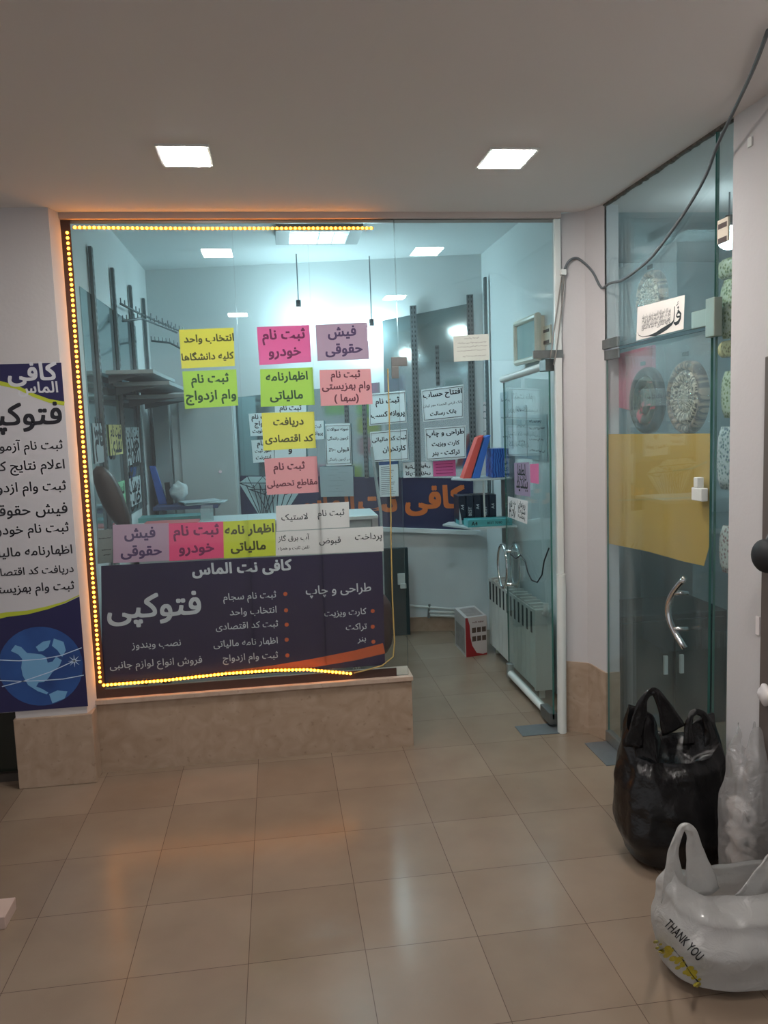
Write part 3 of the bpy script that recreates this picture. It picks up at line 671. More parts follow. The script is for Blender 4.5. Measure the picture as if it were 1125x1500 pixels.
# tall cabinet in the back left
t = thing('tall_cabinet', 'tall pale cabinet in the back left corner of the shop', 'cabinet', (-.5, 6.25, 0))
cabm = mat('pale_cabinet', '#b4bfc0', .5, var=.05)
MB().box(-.76, -.30, 6.15, 6.5, 0, 1.93).build('body', cabm, t, bevel=.003)
MB().box(-.70, -.31, 6.132, 6.15, .03, 1.90).build('door', cabm, t, bevel=.003)
MB().cyl((-.42, 6.13, 1.36), (-.42, 6.11, 1.36), .012).build('lock_knob', chrome, t)
MB().box(-.88, -.77, 6.1, 6.16, 0, 1.95).build('side_strip', mat('cabinet_strip', '#8d999b', .5), t)

# service counter
t = thing('service_counter', 'long pale service counter with white top across the shop', 'counter', (-.1, 5.4, 0))
MB().box(-.90, .60, 5.24, 5.62, 0, 1.055).build('body', mat('counter_front', '#a9b4b5', .5, var=.05), t, bevel=.004)
MB().box(-.93, .64, 5.20, 5.65, 1.055, 1.08).build('top', mat('counter_top', '#c8d2d3', .3, var=.04), t, bevel=.003)
MB().box(.60, .64, 5.205, 5.245, 0, 1.055).build('corner_post', alu, t)
def on_counter(px, py, z=1.08): return PZ(px, py, z)
# acrylic holder on the counter
t = thing('acrylic_holder', 'small clear acrylic holder standing on the counter behind the pink sign', 'holder', (-.42, 5.35, 1.08))
ac = film('clear_acrylic', (.8, .9, .9), .25, .05, .02, 3, .1)
c = PY(303, 752, 5.35); mb = MB(); mb.box(c.x-.04, c.x+.04, 5.33, 5.335, 1.081, 1.16); mb.build('front', ac, t); MB().box(c.x-.04, c.x+.04, 5.38, 5.385, 1.081, 1.18).build('back', ac, t); MB().box(c.x-.04, c.x+.04, 5.335, 5.38, 1.081, 1.086).build('bottom', ac, t)
# flat sheets on the counter
def sheet(name, label, cat, x0, x1, y0, y1, z, m_, th=.004, group=None, rot=0):
    mb = MB().box(x0, x1, y0, y1, z, z+th); cx, cy = (x0+x1)/2, (y0+y1)/2
    o = mb.build(name, m_, loc=(cx, cy, z)); o.rotation_euler.z = rot; tag(o, label, cat, group); return o
sheet('plastic_folder', 'red plastic folder lying on the counter behind the mauve sign', 'folder', -.86, -.52, 5.21, 5.40, 1.0805, mat('red_folder', '#c96a6c', .5), .012)
sheet('glass_tray', 'teal glass sheet lying on the counter behind the red folder', 'tray', -.92, -.45, 5.42, 5.60, 1.0805, mat('teal_sheet', '#5f9d9d', .3), .03)
mb = MB()
bk_x0, bk_x1 = -.86, -.42
t = thing('desk_organizer', 'dark blue shelf board on legs on the counter under loose papers', 'shelf', (-.64, 5.75, 1.08))
MB().box(bk_x0, bk_x1, 5.68, 5.95, 1.13, 1.155).build('board', mat('dark_blue_board', '#3c4566', .5), t, bevel=.002)
for x_ in (bk_x0+.04, bk_x1-.06): MB().box(x_, x_+.02, 5.7, 5.93, 0, 1.13).build('leg', steel_dark, t)
for i, (lab, dx, rz) in enumerate((('lowest loose white sheet of the stack on the dark blue board', 0, .2), ('middle loose white sheet of the stack on the dark blue board', .03, -.1), ('topmost loose white sheet of the stack on the dark blue board', -.02, .35))):
    sheet('paper_sheet', lab, 'paper', -.66+dx, -.40+dx, 5.70, 5.88, 1.1555+i*.008, PAPER['pale'], .007, 'loose white sheets on the dark blue board', rz)
# blue folder standing on the board, crumpled bag
t = MB(); a = [(-.86, 5.72, 1.156), (-.80, 5.72, 1.156), (-.88, 5.72, 1.40), (-.94, 5.72, 1.40)]
t.hexa([(-.85, 5.9, 1.156), (-.79, 5.9, 1.156), (-.86, 5.9, 1.43), (-.90, 5.9, 1.43)], (0, .03, 0))
tag(t.build('lever_folder', mat('blue_folder', '#3c63b0', .45), bevel=.003, loc=(-.83, 5.9, 1.156)), 'blue folder standing upright against the left wall mirror on the dark blue board', 'folder')
mb = MB(); mb.sph((-.70, 5.86, 1.24), (.06, .05, .075), 28, 18)
for p in mb.v:
    n0 = noise.noise(p*28)*.022; p += (p-Vector((-.70, 5.86, 1.23))).normalized()*n0
tag(mb.build('plastic_wad', mat('crumpled_white_plastic', '#b9c6c8', .3, bump=.4, bscale=60), smooth=True, loc=(-.70, 5.86, 1.17)), 'crumpled white plastic on the dark blue board beside the blue folder', 'plastic bag')
tag(MB().hexa([(-.79, 5.88, 1.156), (-.75, 5.88, 1.156), (-.765, 5.88, 1.31), (-.80, 5.88, 1.31)], (0, .05, 0)).build('lever_folder', mat('black_folder', '#2b3033', .5), bevel=.003, loc=(-.77, 5.9, 1.156)), 'black folder leaning between the blue folder and the crumpled plastic', 'folder')
# brown chair back at the left end
t = thing('office_chair', 'dark brown padded chair with tall back at the left inside the window', 'chair', (-.70, 4.45, 0))
brn = mat('brown_leatherette', '#281b15', .45, var=.12, bump=.15)
out = [PY(a, b, 4.22) for a, b in ((137, 690), (152, 687), (166, 700), (178, 725), (191, 768), (178, 772), (160, 752), (146, 726))]
ctr = sum(out, Vector())/len(out); out2 = []
mb = MB(); rings = []
for k, (sc, dy) in enumerate(((.9, -.045), (1.1, -.03), (1.16, 0), (1.1, .03), (.9, .045))):
    sm = []
    for i in range(len(out)):
        for f in (0, .5): sm.append(out[i].lerp(out[(i+1) % len(out)], f))
    sm = [(sm[i-1]+sm[i]*2+sm[(i+1) % len(sm)])/4 for i in range(len(sm))]
    rings.append([Vector((max(-.928, ctr.x+(p.x-ctr.x)*sc), 4.22+dy, ctr.z+(p.z-ctr.z)*sc)) for p in sm])
mb.loft(rings); mb.build('backrest', brn, t, smooth=True)
MB().hexa([(-.86, 4.25, .46), (-.45, 4.25, .46), (-.45, 4.65, .46), (-.86, 4.65, .46)], (0, 0, .08)).build('seat', brn, t, bevel=.02)
MB().tube([(-.66, 4.45, .46), (-.66, 4.45, .08)], .025, 10).build('column', steel_dark, t)
mb = MB().tube([(-.75, 4.3, .50), (-.85, 4.26, .6), (-.84, 4.23, 1.2)], .018, 8); mb.build('back_support', steel_dark, t, smooth=True)
for a in range(5): MB().tube([(-.66, 4.45, .09), (-.66+.24*math.cos(a*1.2566), 4.45+.24*math.sin(a*1.2566), .03)], .02, 8).build('leg', steel_dark, t)

# ---- back wall banner with diamond drawing
t = MB().hexa([PB(352, 697, .02), PB(693, 701, .02), PB(693, 776, .02), PB(352, 770, .02)], NB*.004).build('vinyl_banner', mat('navy_banner_vinyl', '#2c3050', .45, var=.1, scale=3), loc=PB(520, 735, .02)); tag(t, 'navy banner with large orange letters and a diamond drawing on the back wall', 'banner')
ub = (PB(690, 735)-PB(380, 735)); ub.z = 0; ub.normalize()
def bb(px, py, k=1): return PB(px, py, .0205+k*.0005)
mb = MB()
def span(x0, x1, y): return (PB(x1, y, .02)-PB(x0, y, .02)).length
mb.text('کافی', bb(637, 733), ub, ez, w=span(594, 682, 733), bold=.055); mb.text('نت', bb(553, 737), ub, ez, w=span(525, 582, 737), bold=.055); mb.text('الماس', bb(475, 739), ub, ez, w=span(432, 520, 739), bold=.055)
mb.build('lettering', mat('orange_vinyl', '#d0713a', .5), t)
def diamond(mb, ml, cx, cy, w, h):
    o = [(cx-w*.5, cy+h*.16), (cx-w*.32, cy), (cx+w*.32, cy), (cx+w*.5, cy+h*.16), (cx+w*.05, cy+h), (cx-w*.05, cy+h)]
    mb.poly([bb(a, b, 1) for a, b in o[::-1]])
    L = [[o[0], o[3]], [o[1], (cx-w*.2, cy+h*.28), (cx, cy+.0*h), (cx+w*.2, cy+h*.28), o[2]], [o[0], (cx-w*.2, cy+h*.28)], [o[3], (cx+w*.2, cy+h*.28)]] + [[(cx+w*f, cy+h*.2), (cx+w*f*.1, cy+h)] for f in (-.35, -.2, -.06, .06, .2, .35)]
    for l in L: ml.strip([bb(a, b, 2) for a, b in l], .007, -NB)
mb, ml = MB(), MB(); diamond(mb, ml, 385, 698, 70, 60); diamond(mb, ml, 403, 707, 76, 62)
mb.build('diamond_shapes', mat('pale_vinyl', '#b7d0d4', .5), t); ml.build('diamond_lines', mat('dark_line_vinyl', '#1c2c3c', .5), t)

# ---- white framed signs hanging on the uprights
GF = 'white signs on the back wall'; PAPER['board'] = mat('white_sign_board', '#e9f0f2', .5, var=.03)
def back_sign(label, c, lines, frame=.0028, paper='board', off=.075, **k):
    return sign('wall_sign', label, 'sign', GF, [PB(a, b, off) for a, b in c], PAPER[paper], lines, INK['black'], th=.004, frame=frame, **k)
back_sign('framed white three-line sign, upper right of the four framed signs', ((617, 571), (679, 563), (679, 612), (620, 618)), [('افتتاح حساب', .5, .22, .92), ('بانک قرض الحسنه مهر ایران', .5, .52, .92, None, .01), ('بانک رسالت', .5, .79, .62)])
back_sign('framed white sign lower right of the four, with a hyphen in its last line', ((622, 627), (682, 623), (683, 671), (624, 675)), [('طراحی و چاپ', .5, .2, .92), ('کارت ویزیت', .5, .52, .68), ('تراکت - بنر', .5, .8, .68)])
back_sign('framed white two-line sign, upper left of the four framed signs', ((540, 577), (594, 572), (596, 619), (541, 624)), [('ثبت نام', .5, .3, .65), ('پروانه کسب', .5, .7, .92)])
back_sign('framed white sign, lower left of the four framed signs', ((542, 633), (597, 628), (599, 674), (545, 677)), [('ثبت کد مالیاتی', .5, .28, .92), ('کارتخوان', .62, .62, .62)])
t, at, nn = back_sign('portrait white four-line sign behind the salmon signs', ((476, 621), (513, 620), (515, 681), (478, 683)), [('نمونه سوالات', .5, .14, .84), ('آزمون رانندگی', .5, .35, .84), ('قبولی ۱۰۰٪', .52, .63, .8), ('در آزمون رانندگی', .5, .85, .86, None, .012)], off=.06)
back_sign('white sign half hidden by the left edge of the middle yellow sign', ((364, 606), (402, 604), (404, 638), (367, 639)), [('ثبت نام', .5, .2, .8), ('ازدواج', .5, .5, .6), ('بدون نوبت', .5, .8, .8)], None, off=.05)
back_sign('white sign half hidden behind the lowest salmon sign', ((368, 645), (400, 643), (402, 676), (371, 678)), [('انجام', .55, .2, .6), ('امور ثبت', .5, .5, .75), ('اینترنت', .5, .8, .7)], None, off=.05)
back_sign('white sign seen between the lime and the yellow sign', ((402, 586), (448, 585), (449, 612), (403, 613)), [('ثبت نام', .5, .5, .7)], None, off=.05)
back_sign('white sign peeking out right of the middle yellow sign', ((456, 617), (474, 616), (475, 643), (457, 644)), [('ثبت', .5, .3, .6), ('پروانه', .5, .7, .8)], None, off=.05)
back_sign('small white sign between the yellow and the lowest salmon sign', ((402, 655), (448, 653), (449, 690), (403, 690)), [('و', .5, .2, .12), ('امور بیمه', .5, .6, .8)], None, off=.05)
back_sign('pale sheet behind the left upright, painting a mirror reflection of reversed letters', ((590, 678), (633, 675), (634, 698), (591, 700)), [('فیش حقوقی', .5, .3, .85), ('کارت گزینی', .5, .72, .85)], None, off=.03, mirror=True)  # mirror reflection painted as a sheet with reversed lettering
t, at, nn = back_sign('bright pink lined note on the back wall under the framed signs', ((634, 676), (667, 674), (668, 697), (635, 698)), [], None, 'pink', .03)
mb = MB()
for i in range(4): mb.strip([at(.12, .2+i*.2)+nn*.0008, at(.88, .2+i*.2)+nn*.0008], .005, nn)
mb.build('printed_lines', mat('magenta_ink', '#b02a6a', .6), t)
t, at, nn = back_sign('pale list sheet with blue header behind the hanging yellow wire', ((555, 677), (583, 675), (584, 727), (556, 728)), [], None, 'board', .06)
mb = MB().hexa([at(0, 0)+nn*.0006, at(1, 0)+nn*.0006, at(1, .09)+nn*.0006, at(0, .09)+nn*.0006], nn*.0003); mb.build('blue_header', mat('blue_header_ink', '#3a6aa8', .6), t)
mb = MB()
for i in range(15): mb.strip([at(.1, .15+i*.055)+nn*.0008, at(.5+.4*random.random(), .15+i*.055)+nn*.0008], .004, nn)
mb.build('printed_lines', graphite, t)
t, at, nn = back_sign('blank looking pale sheet under the portrait four-line sign', ((468, 684), (517, 683), (518, 727), (470, 728)), [], None, 'pale', .065)
mb = MB()
for i in range(9): mb.strip([at(.25+.3*(i % 2), .1+i*.09)+nn*.0008, at(.45+.4*random.random(), .1+i*.09)+nn*.0008], .002, nn)
mb.build('printed_lines', mat('faint_ink', '#9fb0b5', .7), t)

# note on the transom glass
t, at, nn = sign('notice', 'pale handwritten notice taped to the glass above the open door', 'note', None, fq((664, 492), (716, 489), (717, 527), (665, 530)), mat('notice_paper', '#d9d2ca', .85), [], ink)
scribbles('handwriting', at, nn, [(.3, .75, .13), (.12, .92, .3), (.1, .94, .45), (.1, .94, .6), (.25, .9, .82)], mat('faded_brown_ink', '#8a7a78', .7), t, .0022, 5, .05)

# signs on the left wall mirror
GL = 'papers on the left wall mirror'
def left_sign(label, x0, x1, y0, y1, paper, rows, seed, inkx=ink):
    X = -.936; a = PX(x0, (y0+y1)/2, X); b = PX(x1, (y0+y1)/2, X); zt_ = PX(x0, y0, X).z; zb = PX(x0, y1, X).z
    q = [(X, a.y, zt_), (X, b.y, zt_), (X, b.y, zb), (X, a.y, zb)]
    t, at, nn = sign('wall_note', label, 'note', GL, q, paper, [(s_, .5, v, .85) for s_, v in rows] if rows else [], inkx, th=.003, bold=.03)
left_sign('pale yellow note on the left wall between two uprights', 161, 179, 622, 668, mat('paper_pale_yellow', '#c8c283', .85), [('ثبت نام', .3), ('نقدی', .75)], 1)
left_sign('white three-line note right of the pale yellow note on the left wall', 185, 205, 626, 683, PAPER['cyan'], [('ثبت کارت', .2), ('خودرو', .52), ('تلفن', .82)], 2)
left_sign('white note nearest the window on the left wall', 138, 153, 620, 680, PAPER['pale'], [('ثبت', .15), ('نام', .4)], 3)
left_sign('white two-line note lowest on the left wall', 189, 207, 702, 745, PAPER['cyan'], [('فرهنگ', .3), ('خوانی', .72)], 4)
left_sign('mint green note beside the chair back on the left wall', 170, 184, 708, 745, mat('paper_mint', '#8fd0a5', .85), [('سود', .4)], 5)

# ---- right side: small stand with folders and paper packs
t = thing('display_shelf', 'two-tier white display shelf by the right wall', 'shelf', (1.37, 5.5, .93))
shm = mat('white_shelf', '#bcc6c8', .3, var=.03)
SH_T, SH_B = 1.265, .945
MB().hexa([(1.20, 5.50, SH_T), (1.30, 5.34, SH_T), (1.59, 5.34, SH_T), (1.59, 5.62, SH_T), (1.24, 5.62, SH_T)], (0, 0, .012)).build('upper_board', shm, t)
MB().hexa([(1.13, 5.50, SH_B), (1.27, 5.24, SH_B), (1.59, 5.24, SH_B), (1.59, 5.62, SH_B), (1.2, 5.62, SH_B)], (0, 0, .012)).build('lower_board', shm, t)
MB().tube([(1.405, 5.41, SH_T), (1.412, 5.411, SH_B+.012)], .007, 8).build('support_rod', white_plastic, t)
MB().box(1.57, 1.62, 5.40, 5.55, SH_B-.15, SH_T+.0).build('wall_bracket', mat('bracket_grey', '#8b9697', .4), t)
def leaning(label, px0, px1, pxt0, pxt1, m_, yy):
    a, b, c, e = PY(px0, 697, yy), PY(px1, 697, yy), PY(pxt1, 637, yy), PY(pxt0, 641, yy); z = SH_T+.0125
    a.z = b.z = z
    mb = MB(); th = .006
    mb.hexa([a, b, c, e], (0, .10, 0))
    o = mb.build('box_file', m_, bevel=.003, loc=a); tag(o, label, 'folder', 'leaning box files on the display shelf'); return o
leaning('red box file leaning left of the blue one on the upper shelf board', 678, 690, 700, 709, mat('red_box_file', '#d4574f', .4), 5.42)
leaning('blue box file leaning against the red one on the upper shelf board', 691, 703, 710, 719, mat('blue_box_file', '#3a6fc4', .4), 5.42)
def blue_print():
    M = bpy.data.materials.new('blue_patterned_card'); M.use_nodes = True; N = M.node_tree; b = N.nodes['Principled BSDF']
    tc = N.nodes.new('ShaderNodeTexCoord'); wv = N.nodes.new('ShaderNodeTexWave'); wv.inputs['Scale'].default_value = 18; wv.inputs['Distortion'].default_value = 6; wv.inputs['Detail'].default_value = 2
    N.links.new(tc.outputs['Object'], wv.inputs[0]); r = N.nodes.new('ShaderNodeValToRGB'); r.color_ramp.elements[0].position = .25
    r.color_ramp.elements[0].color = (*lin('#1e3f8a'), 1); r.color_ramp.elements[1].color = (*lin('#3d73c4'), 1); N.links.new(wv.outputs['Fac'], r.inputs[0]); N.links.new(r.outputs[0], b.inputs['Base Color']); b.inputs['Roughness'].default_value = .35
    return M
a, b = PY(720, 699, 5.40), PY(752, 697, 5.40)
mb = MB().box(min(a.x, 1.47), 1.58, 5.37, 5.55, SH_T+.0125, SH_T+.21)
tag(mb.build('display_box', blue_print(), bevel=.004, loc=(1.52, 5.45, SH_T+.0125)), 'patterned blue box standing on the upper shelf board behind the door glass', 'box')
# paper packs on lower board
dk = mat('dark_navy_pack', '#1f2b3c', .35, var=.1); tealp = mat('teal_pack', '#4fa0a4', .35, var=.08); wtx = mat('pack_white_print', '#c4d2d8', .5)
GP = 'dark standing packs on the lower shelf board'
labs = ['dark pack with white corner at the left end of the standing row', 'second dark pack from the left in the standing row', 'third dark pack from the left in the standing row', 'fourth dark pack from the left, just left of the white rod', 'dark pack at the right end of the standing row beyond the white rod']
for i in range(5):
    x0 = 1.232+i*.054; y0 = 5.424; z = SH_B+.0125
    t = thing('paper_pack', labs[i], 'pack', (x0, y0, z), GP)
    MB().box(x0, x0+.05, y0, y0+.16, z, z+.20).build('wrapper', dk, t, bevel=.002)
    MB().box(x0-.0006, x0+.0506, y0-.0006, y0+.1, z+.0005, z+.03).build('teal_band', tealp, t)
    mb = MB(); mb.text('BEST' if i % 2 else 'A4', (x0+.025, y0-.0012, z+.09+.03*(i % 2 == 0)), (0, 0, 1), (-1, 0, 0), h=.022, rtl=False, bold=.01); mb.build('lettering', wtx, t)
    if i == 0: MB().hexa([(x0+.001, y0-.001, z+.002), (x0+.022, y0-.001, z+.002), (x0+.002, y0-.001, z+.12)], (0, -.0006, 0)).build('white_corner', wtx, t)
t = thing('paper_pack', 'teal pack lying flat in front of the dark standing packs', 'pack', (1.40, 5.33, SH_B+.0125))
MB().box(1.255, 1.562, 5.262, 5.39, SH_B+.0125, SH_B+.062).build('wrapper', tealp, t, bevel=.003)
mb = MB(); mb.text('A4', (1.30, 5.2612, SH_B+.037), (1, 0, 0), ez, h=.026, rtl=False, bold=.02); mb.text('BEST 70/80', (1.44, 5.2612, SH_B+.037), (1, 0, 0), ez, h=.016, rtl=False)
mb.build('lettering', ink, t)

# papers on the door leaf
GD = 'papers on the open door leaf'
XD = 1.4105
def dq(*c): return [PX(a, b, XD) for a, b in c]
t, at, nn = sign('lilac_sheet', 'lilac sheet with calligraphy stuck on the open door leaf', 'sign', GD, dq((753, 678), (775, 677), (777, 728), (754, 724)), PAPER['lilac'], [], ink)
mb = MB(); U = (at(1, .5)-at(0, .5)); un2 = U.normalized()
for s_, u, v, w_ in (('لطفا', .5, .22, .5), ('درب را', .5, .45, .6), ('ببندید', .5, .7, .75)): mb.text(s_, at(u, v)+nn*.0006, un2, ez, w=U.length*w_, bold=.03)
mb.build('lettering', ink, t)
sign('pink_note', 'small pink note beside the lilac sheet on the open door leaf', 'note', GD, dq((776, 680), (789, 679), (789, 709), (777, 707)), mat('paper_dusty_pink', '#d9709c', .85), [], ink)
t, at, nn = sign('hours_card', 'white two-column card low on the open door leaf', 'sign', GD, dq((744, 727), (773, 734), (772, 768), (744, 757)), PAPER['white'], [], ink)
mb = MB(); U = (at(1, .5)-at(0, .5)); un2 = U.normalized()
for s_, u, v in (('ساعت کاری', .27, .25), ('۸-۱۳', .25, .52), ('۱۷-۲۱', .25, .78), ('روزهای', .73, .25), ('شنبه تا', .73, .52), ('پنجشنبه', .73, .78)): mb.text(s_, at(u, v)+nn*.0006, un2, ez, w=U.length*.34, bold=.02)
mb.strip([at(.5, .05)+nn*.0006, at(.5, .95)+nn*.0006], .003, nn); mb.build('lettering', ink, t)
# handwritten sheets on right wall seen through the leaf
GR = 'handwritten sheets on the right wall'
def wall_sheet(label, x0, x1, y0, y1, rows, seed, m_=None):
    X = 1.612; a = PX(x0, (y0+y1)/2, X); b = PX(x1, (y0+y1)/2, X); zt_ = PX(x0, y0, X).z; zb = PX(x0, y1, X).z
    t, at, nn = sign('written_sheet', label, 'note', GR, [(X, a.y, zt_), (X, b.y, zt_), (X, b.y, zb), (X, a.y, zb)], m_ or PAPER['pale'], [], ink, th=.003)
    scribbles('handwriting', at, nn, rows, graphite, t, .008, seed, .05, 5)
wall_sheet('handwritten sheet on the right wall left of the door glass edge', 733, 750, 575, 655, [(.1, .9, .15), (.1, .9, .45), (.2, .9, .8)], 2)
wall_sheet('large handwritten sheet on the right wall nearest the hinge of the open door', 773, 801, 608, 672, [(.1, .8, .15), (.1, .9, .3), (.1, .9, .55), (.1, .9, .8)], 3)
wall_sheet('pale handwritten sheet in the middle of the right wall', 757, 771, 594, 668, [(.1, .8, .1), (.1, .9, .4), (.2, .9, .7)], 4)
wall_sheet('tall white strip with faint handwriting in the corner left of the wall upright', 699, 716, 590, 636, [(.2, .8, .1), (.2, .8, .3), (.3, .8, .5), (.2, .8, .9)], 6, PAPER['white'])
# picture frame on right wall
t = thing('picture_frame', 'pale ornate frame on the right wall above the door', 'frame', (1.6, 5.1, 2.18))
a, b = PX(758, 500, 1.58), PX(789, 500, 1.58); zt_, zb = PX(789, 462, 1.58).z, PX(789, 524, 1.58).z
mb = MB(); P4 = [(1.575, a.y, zt_), (1.575, b.y, zt_), (1.575, b.y, zb), (1.575, a.y, zb)]
mb.tube(P4, .022, 8, closed=True); mb.build('moulding', mat('cream_moulding', '#cfcdbf', .35, var=.08), t)
MB().hexa(P4, (.012, 0, 0)).build('picture', mat('frame_picture', '#a6bcbc', .12, var=.1), t)
MB().hexa([(1.59, a.y, zt_), (1.59, b.y, zt_), (1.59, b.y, zb), (1.59, a.y, zb)], (.028, 0, 0)).build('backing', beige_plastic, t)
def label_plate(lab, X, x0, x1, y0, y1):
    a = PX(x0, y0, X); b = PX(x1, y1, X); q = [(X, a.y, a.z), (X, b.y, a.z), (X, b.y, b.z), (X, a.y, b.z)]
    t, at, nn = sign('paper_label', lab, 'label', None, q, beige_plastic, [], ink, th=.008)
    mb = MB(); mb.strip([at(.08, .28)+nn*.0006, at(.92, .28)+nn*.0006], .018, nn); mb.strip([at(.08, .9)+nn*.0006, at(.92, .9)+nn*.0006], .02, nn); mb.build('dark_stripe', brownfr, t)
label_plate('beige card with two dark lines on the right wall beside the picture frame', 1.61, 790, 806, 481, 502)
label_plate('beige card with dark lines on the narrow side glass of the right shop', XR-.0015, 1051, 1066, 324, 352)

# ---- lower back area
t = thing('leaning_board', 'dark teal board leaning on the back wall with a white hook', 'board', (.9, 6.22, 0))
MB().box(.60, .985, 6.17, 6.21, .0, .70).build('panel', mat('dark_teal_board', '#22383d', .5, var=.12), t, bevel=.004)
c = PY(588, 849, 6.165); mb = MB().box(c.x-.03, c.x+.03, 6.155, 6.17, c.z-.04, c.z+.05); mb.box(c.x-.012, c.x+.035, 6.148, 6.17, c.z-.07, c.z-.03); mb.build('hook', white_plastic, t, bevel=.004)
t = thing('wall_pipes', 'white heating pipes running low along the back wall', 'pipes', (1.1, 6.2, .2))
for (x0, y0_, x1, y1_) in ((597, 887, 668, 893), (628, 896, 668, 897), (630, 901, 668, 903)):
    a, b = PB(x0, y0_, .05), PB(x1, y1_, .05); MB().tube([a, b], .011, 8).build('pipe', white_plastic, t, smooth=True)
a = PB(629, 885, .05); MB().tube([a, PB(628, 905, .05)], .01, 8).build('riser', alu, t)
lw = struct('trim_8', MB().hexa([PB(540, 772, .06), PB(704, 778, .06), PB(704, 784, .06), PB(540, 778, .06)], NB*.06), shop_paint, 'thin white ledge under the navy banner on the back wall')
# carton
A, B, Cc = Vector((1.267, 5.462, 0)), Vector((1.43, 5.50, 0)), Vector((1.262, 5.79, 0)); hz = .285
t = thing('carton_box', 'red and white appliance carton with six small pictures beside the radiator', 'box', A)
u_ = (B-A); u_.length; d_ = (Cc-A)
MB().hexa([A, B, B+d_, A+d_], (0, 0, hz)).build('carton', mat('carton_white', '#bdb6b4', .5, var=.05), t)
fn = u_.normalized().cross(ez).normalized()
def cp(u, v, k=1): return A+u_*u+ez*(hz*v)+fn*.0008*k
mb = MB(); curve = [(.10, 1), (.2, .8), (.22, .5), (.3, .28), (.5, .08), (.8, .03), (1, .05)]
for i in range(len(curve)-1):
    (u0, v0), (u1, v1) = curve[i], curve[i+1]; mb.quad(cp(u0, 0), cp(u1, 0), cp(u1, v1), cp(u0, v0))
mb.quad(cp(0, 0), cp(.10, 0), cp(.10, 1), cp(0, 1)); mb.build('red_print', mat('carton_red', '#8e2328', .45), t)
mb = MB()
for i in range(3):
    for j in range(2):
        u0, v0 = .3+i*.235, .60-j*.22; mb.quad(cp(u0, v0, 2), cp(u0+.19, v0, 2), cp(u0+.19, v0+.13, 2), cp(u0, v0+.13, 2))
mb.build('picture_print', mat('carton_photos', '#4a3a30', .5, var=.8, scale=90), t)
mb = MB(); mb.text('multi maker', cp(.6, .87, 2), u_.normalized(), ez, w=u_.length*.55, rtl=False, bold=.02); mb.build('lettering', mat('carton_red_ink', '#5a1a22', .6), t)
mb = MB(); ln = -d_.normalized().cross(ez); 
mb.hexa([A+ez*.001+Vector((-.0006, .03, .02)), A+d_*.9+Vector((-.0006, 0, .02)), A+d_*.9+Vector((-.0006, 0, hz*.7)), A+Vector((-.0006, .03, hz*.7))], (-.0004, 0, 0)); mb.build('side_print', mat('carton_side_print', '#8d8683', .5, var=.4, scale=25), t)
mb = MB(); mb.quad(A+u_*.15+d_*.1+ez*(hz+.0006), A+u_*.9+d_*.1+ez*(hz+.0006), A+u_*.9+d_*.85+ez*(hz+.0006), A+u_*.15+d_*.85+ez*(hz+.0006)); mb.build('top_print', mat('carton_top_print', '#8b7f7c', .5, var=.5, scale=25), t)
# radiator
t = thing('radiator', 'white panel radiator on the right wall behind the open glass door', 'radiator', (1.5, 5.0, .08))
radm = mat('radiator_enamel', '#cdd1cc', .35, var=.03)
y = 4.50; NS = 12
for i in range(NS):
    y0 = 4.52+i*.085
    mb = MB().box(1.462, 1.47, y0+.003, y0+.082, .07, .55); mb.box(1.47, 1.56, y0+.034, y0+.05, .07, .56); mb.box(1.465, 1.565, y0+.004, y0+.012, .44, .565); mb.box(1.555, 1.563, y0+.003, y0+.082, .07, .55); o = mb.build('section', radm, t, bevel=.002)
    MB().box(1.4605, 1.4625, y0+.028, y0+.058, .40, .53).build('slot', hole, o)
mb = MB().cyl((1.515, 4.52, .53), (1.515, 5.54, .53), .02); mb.cyl((1.515, 4.52, .10), (1.515, 5.54, .10), .02); mb.build('header_tubes', radm, t)
MB().box(1.46, 1.57, 4.49, 4.52, .06, .555).build('end_panel', radm, t, bevel=.004)
MB().tube([(1.515, 4.50, .53), (1.515, 4.45, .53), (1.515, 4.45, .60)], .016, 8).build('valve', white_plastic, t, smooth=True)
MB().box(1.50, 1.53, 4.53, 4.55, 0, .09).build('foot', radm, t); MB().box(1.50, 1.53, 5.5, 5.52, 0, .09).build('foot', radm, t)
MB().box(1.56, 1.617, 4.9, 5.1, .4, .44).build('wall_bracket', radm, t)
# black cable hanging from the door handle
pts = [(748, 812), (756, 818), (763, 813), (769, 822), (773, 838), (779, 850), (787, 853), (794, 842), (797, 822), (804, 803)]
tag(MB().tube([PX(a, b, 1.395) for a, b in pts], .004, 8).build('hanging_cable', ink, smooth=True), 'thin black cable looping beside the door handle on the glass leaf', 'cable')
# dark chair near the door inside
t = thing('low_stool', 'dark maroon padded stool just inside the window beside the purple banner', 'stool', (.52, 4.75, 0))
mr = mat('maroon_fabric', '#3a211f', .7, var=.15)
mb = MB(); rings = []
for k in range(9):
    a = k/8; rr = .15*(1-.25*(2*a-1)**4); rings.append([Vector((.50+rr*math.cos(2*math.pi*j/24), 4.75+rr*math.sin(2*math.pi*j/24), .30+.34*a)) for j in range(24)])
mb.loft(rings); mb.build('backrest', mr, t, smooth=True)
for a in range(4): MB().tube([(.50+.1*math.cos(a*1.57+.78), 4.75+.1*math.sin(a*1.57+.78), .31), (.50+.14*math.cos(a*1.57+.78), 4.75+.14*math.sin(a*1.57+.78), 0)], .012, 8).build('leg', chrome, t)
# tilted stick in the back
a, b = PB(544, 655, .16), PB(558, 752, .2)
tag(MB().tube([a, b, Vector((b.x-.02, b.y-.12, .0))], .012, 8).build('stick', mat('pale_stick', '#9aa3a2', .5, var=.2, scale=30)), 'thin pale stick leaning on the back wall left of the list sheet', 'stick')

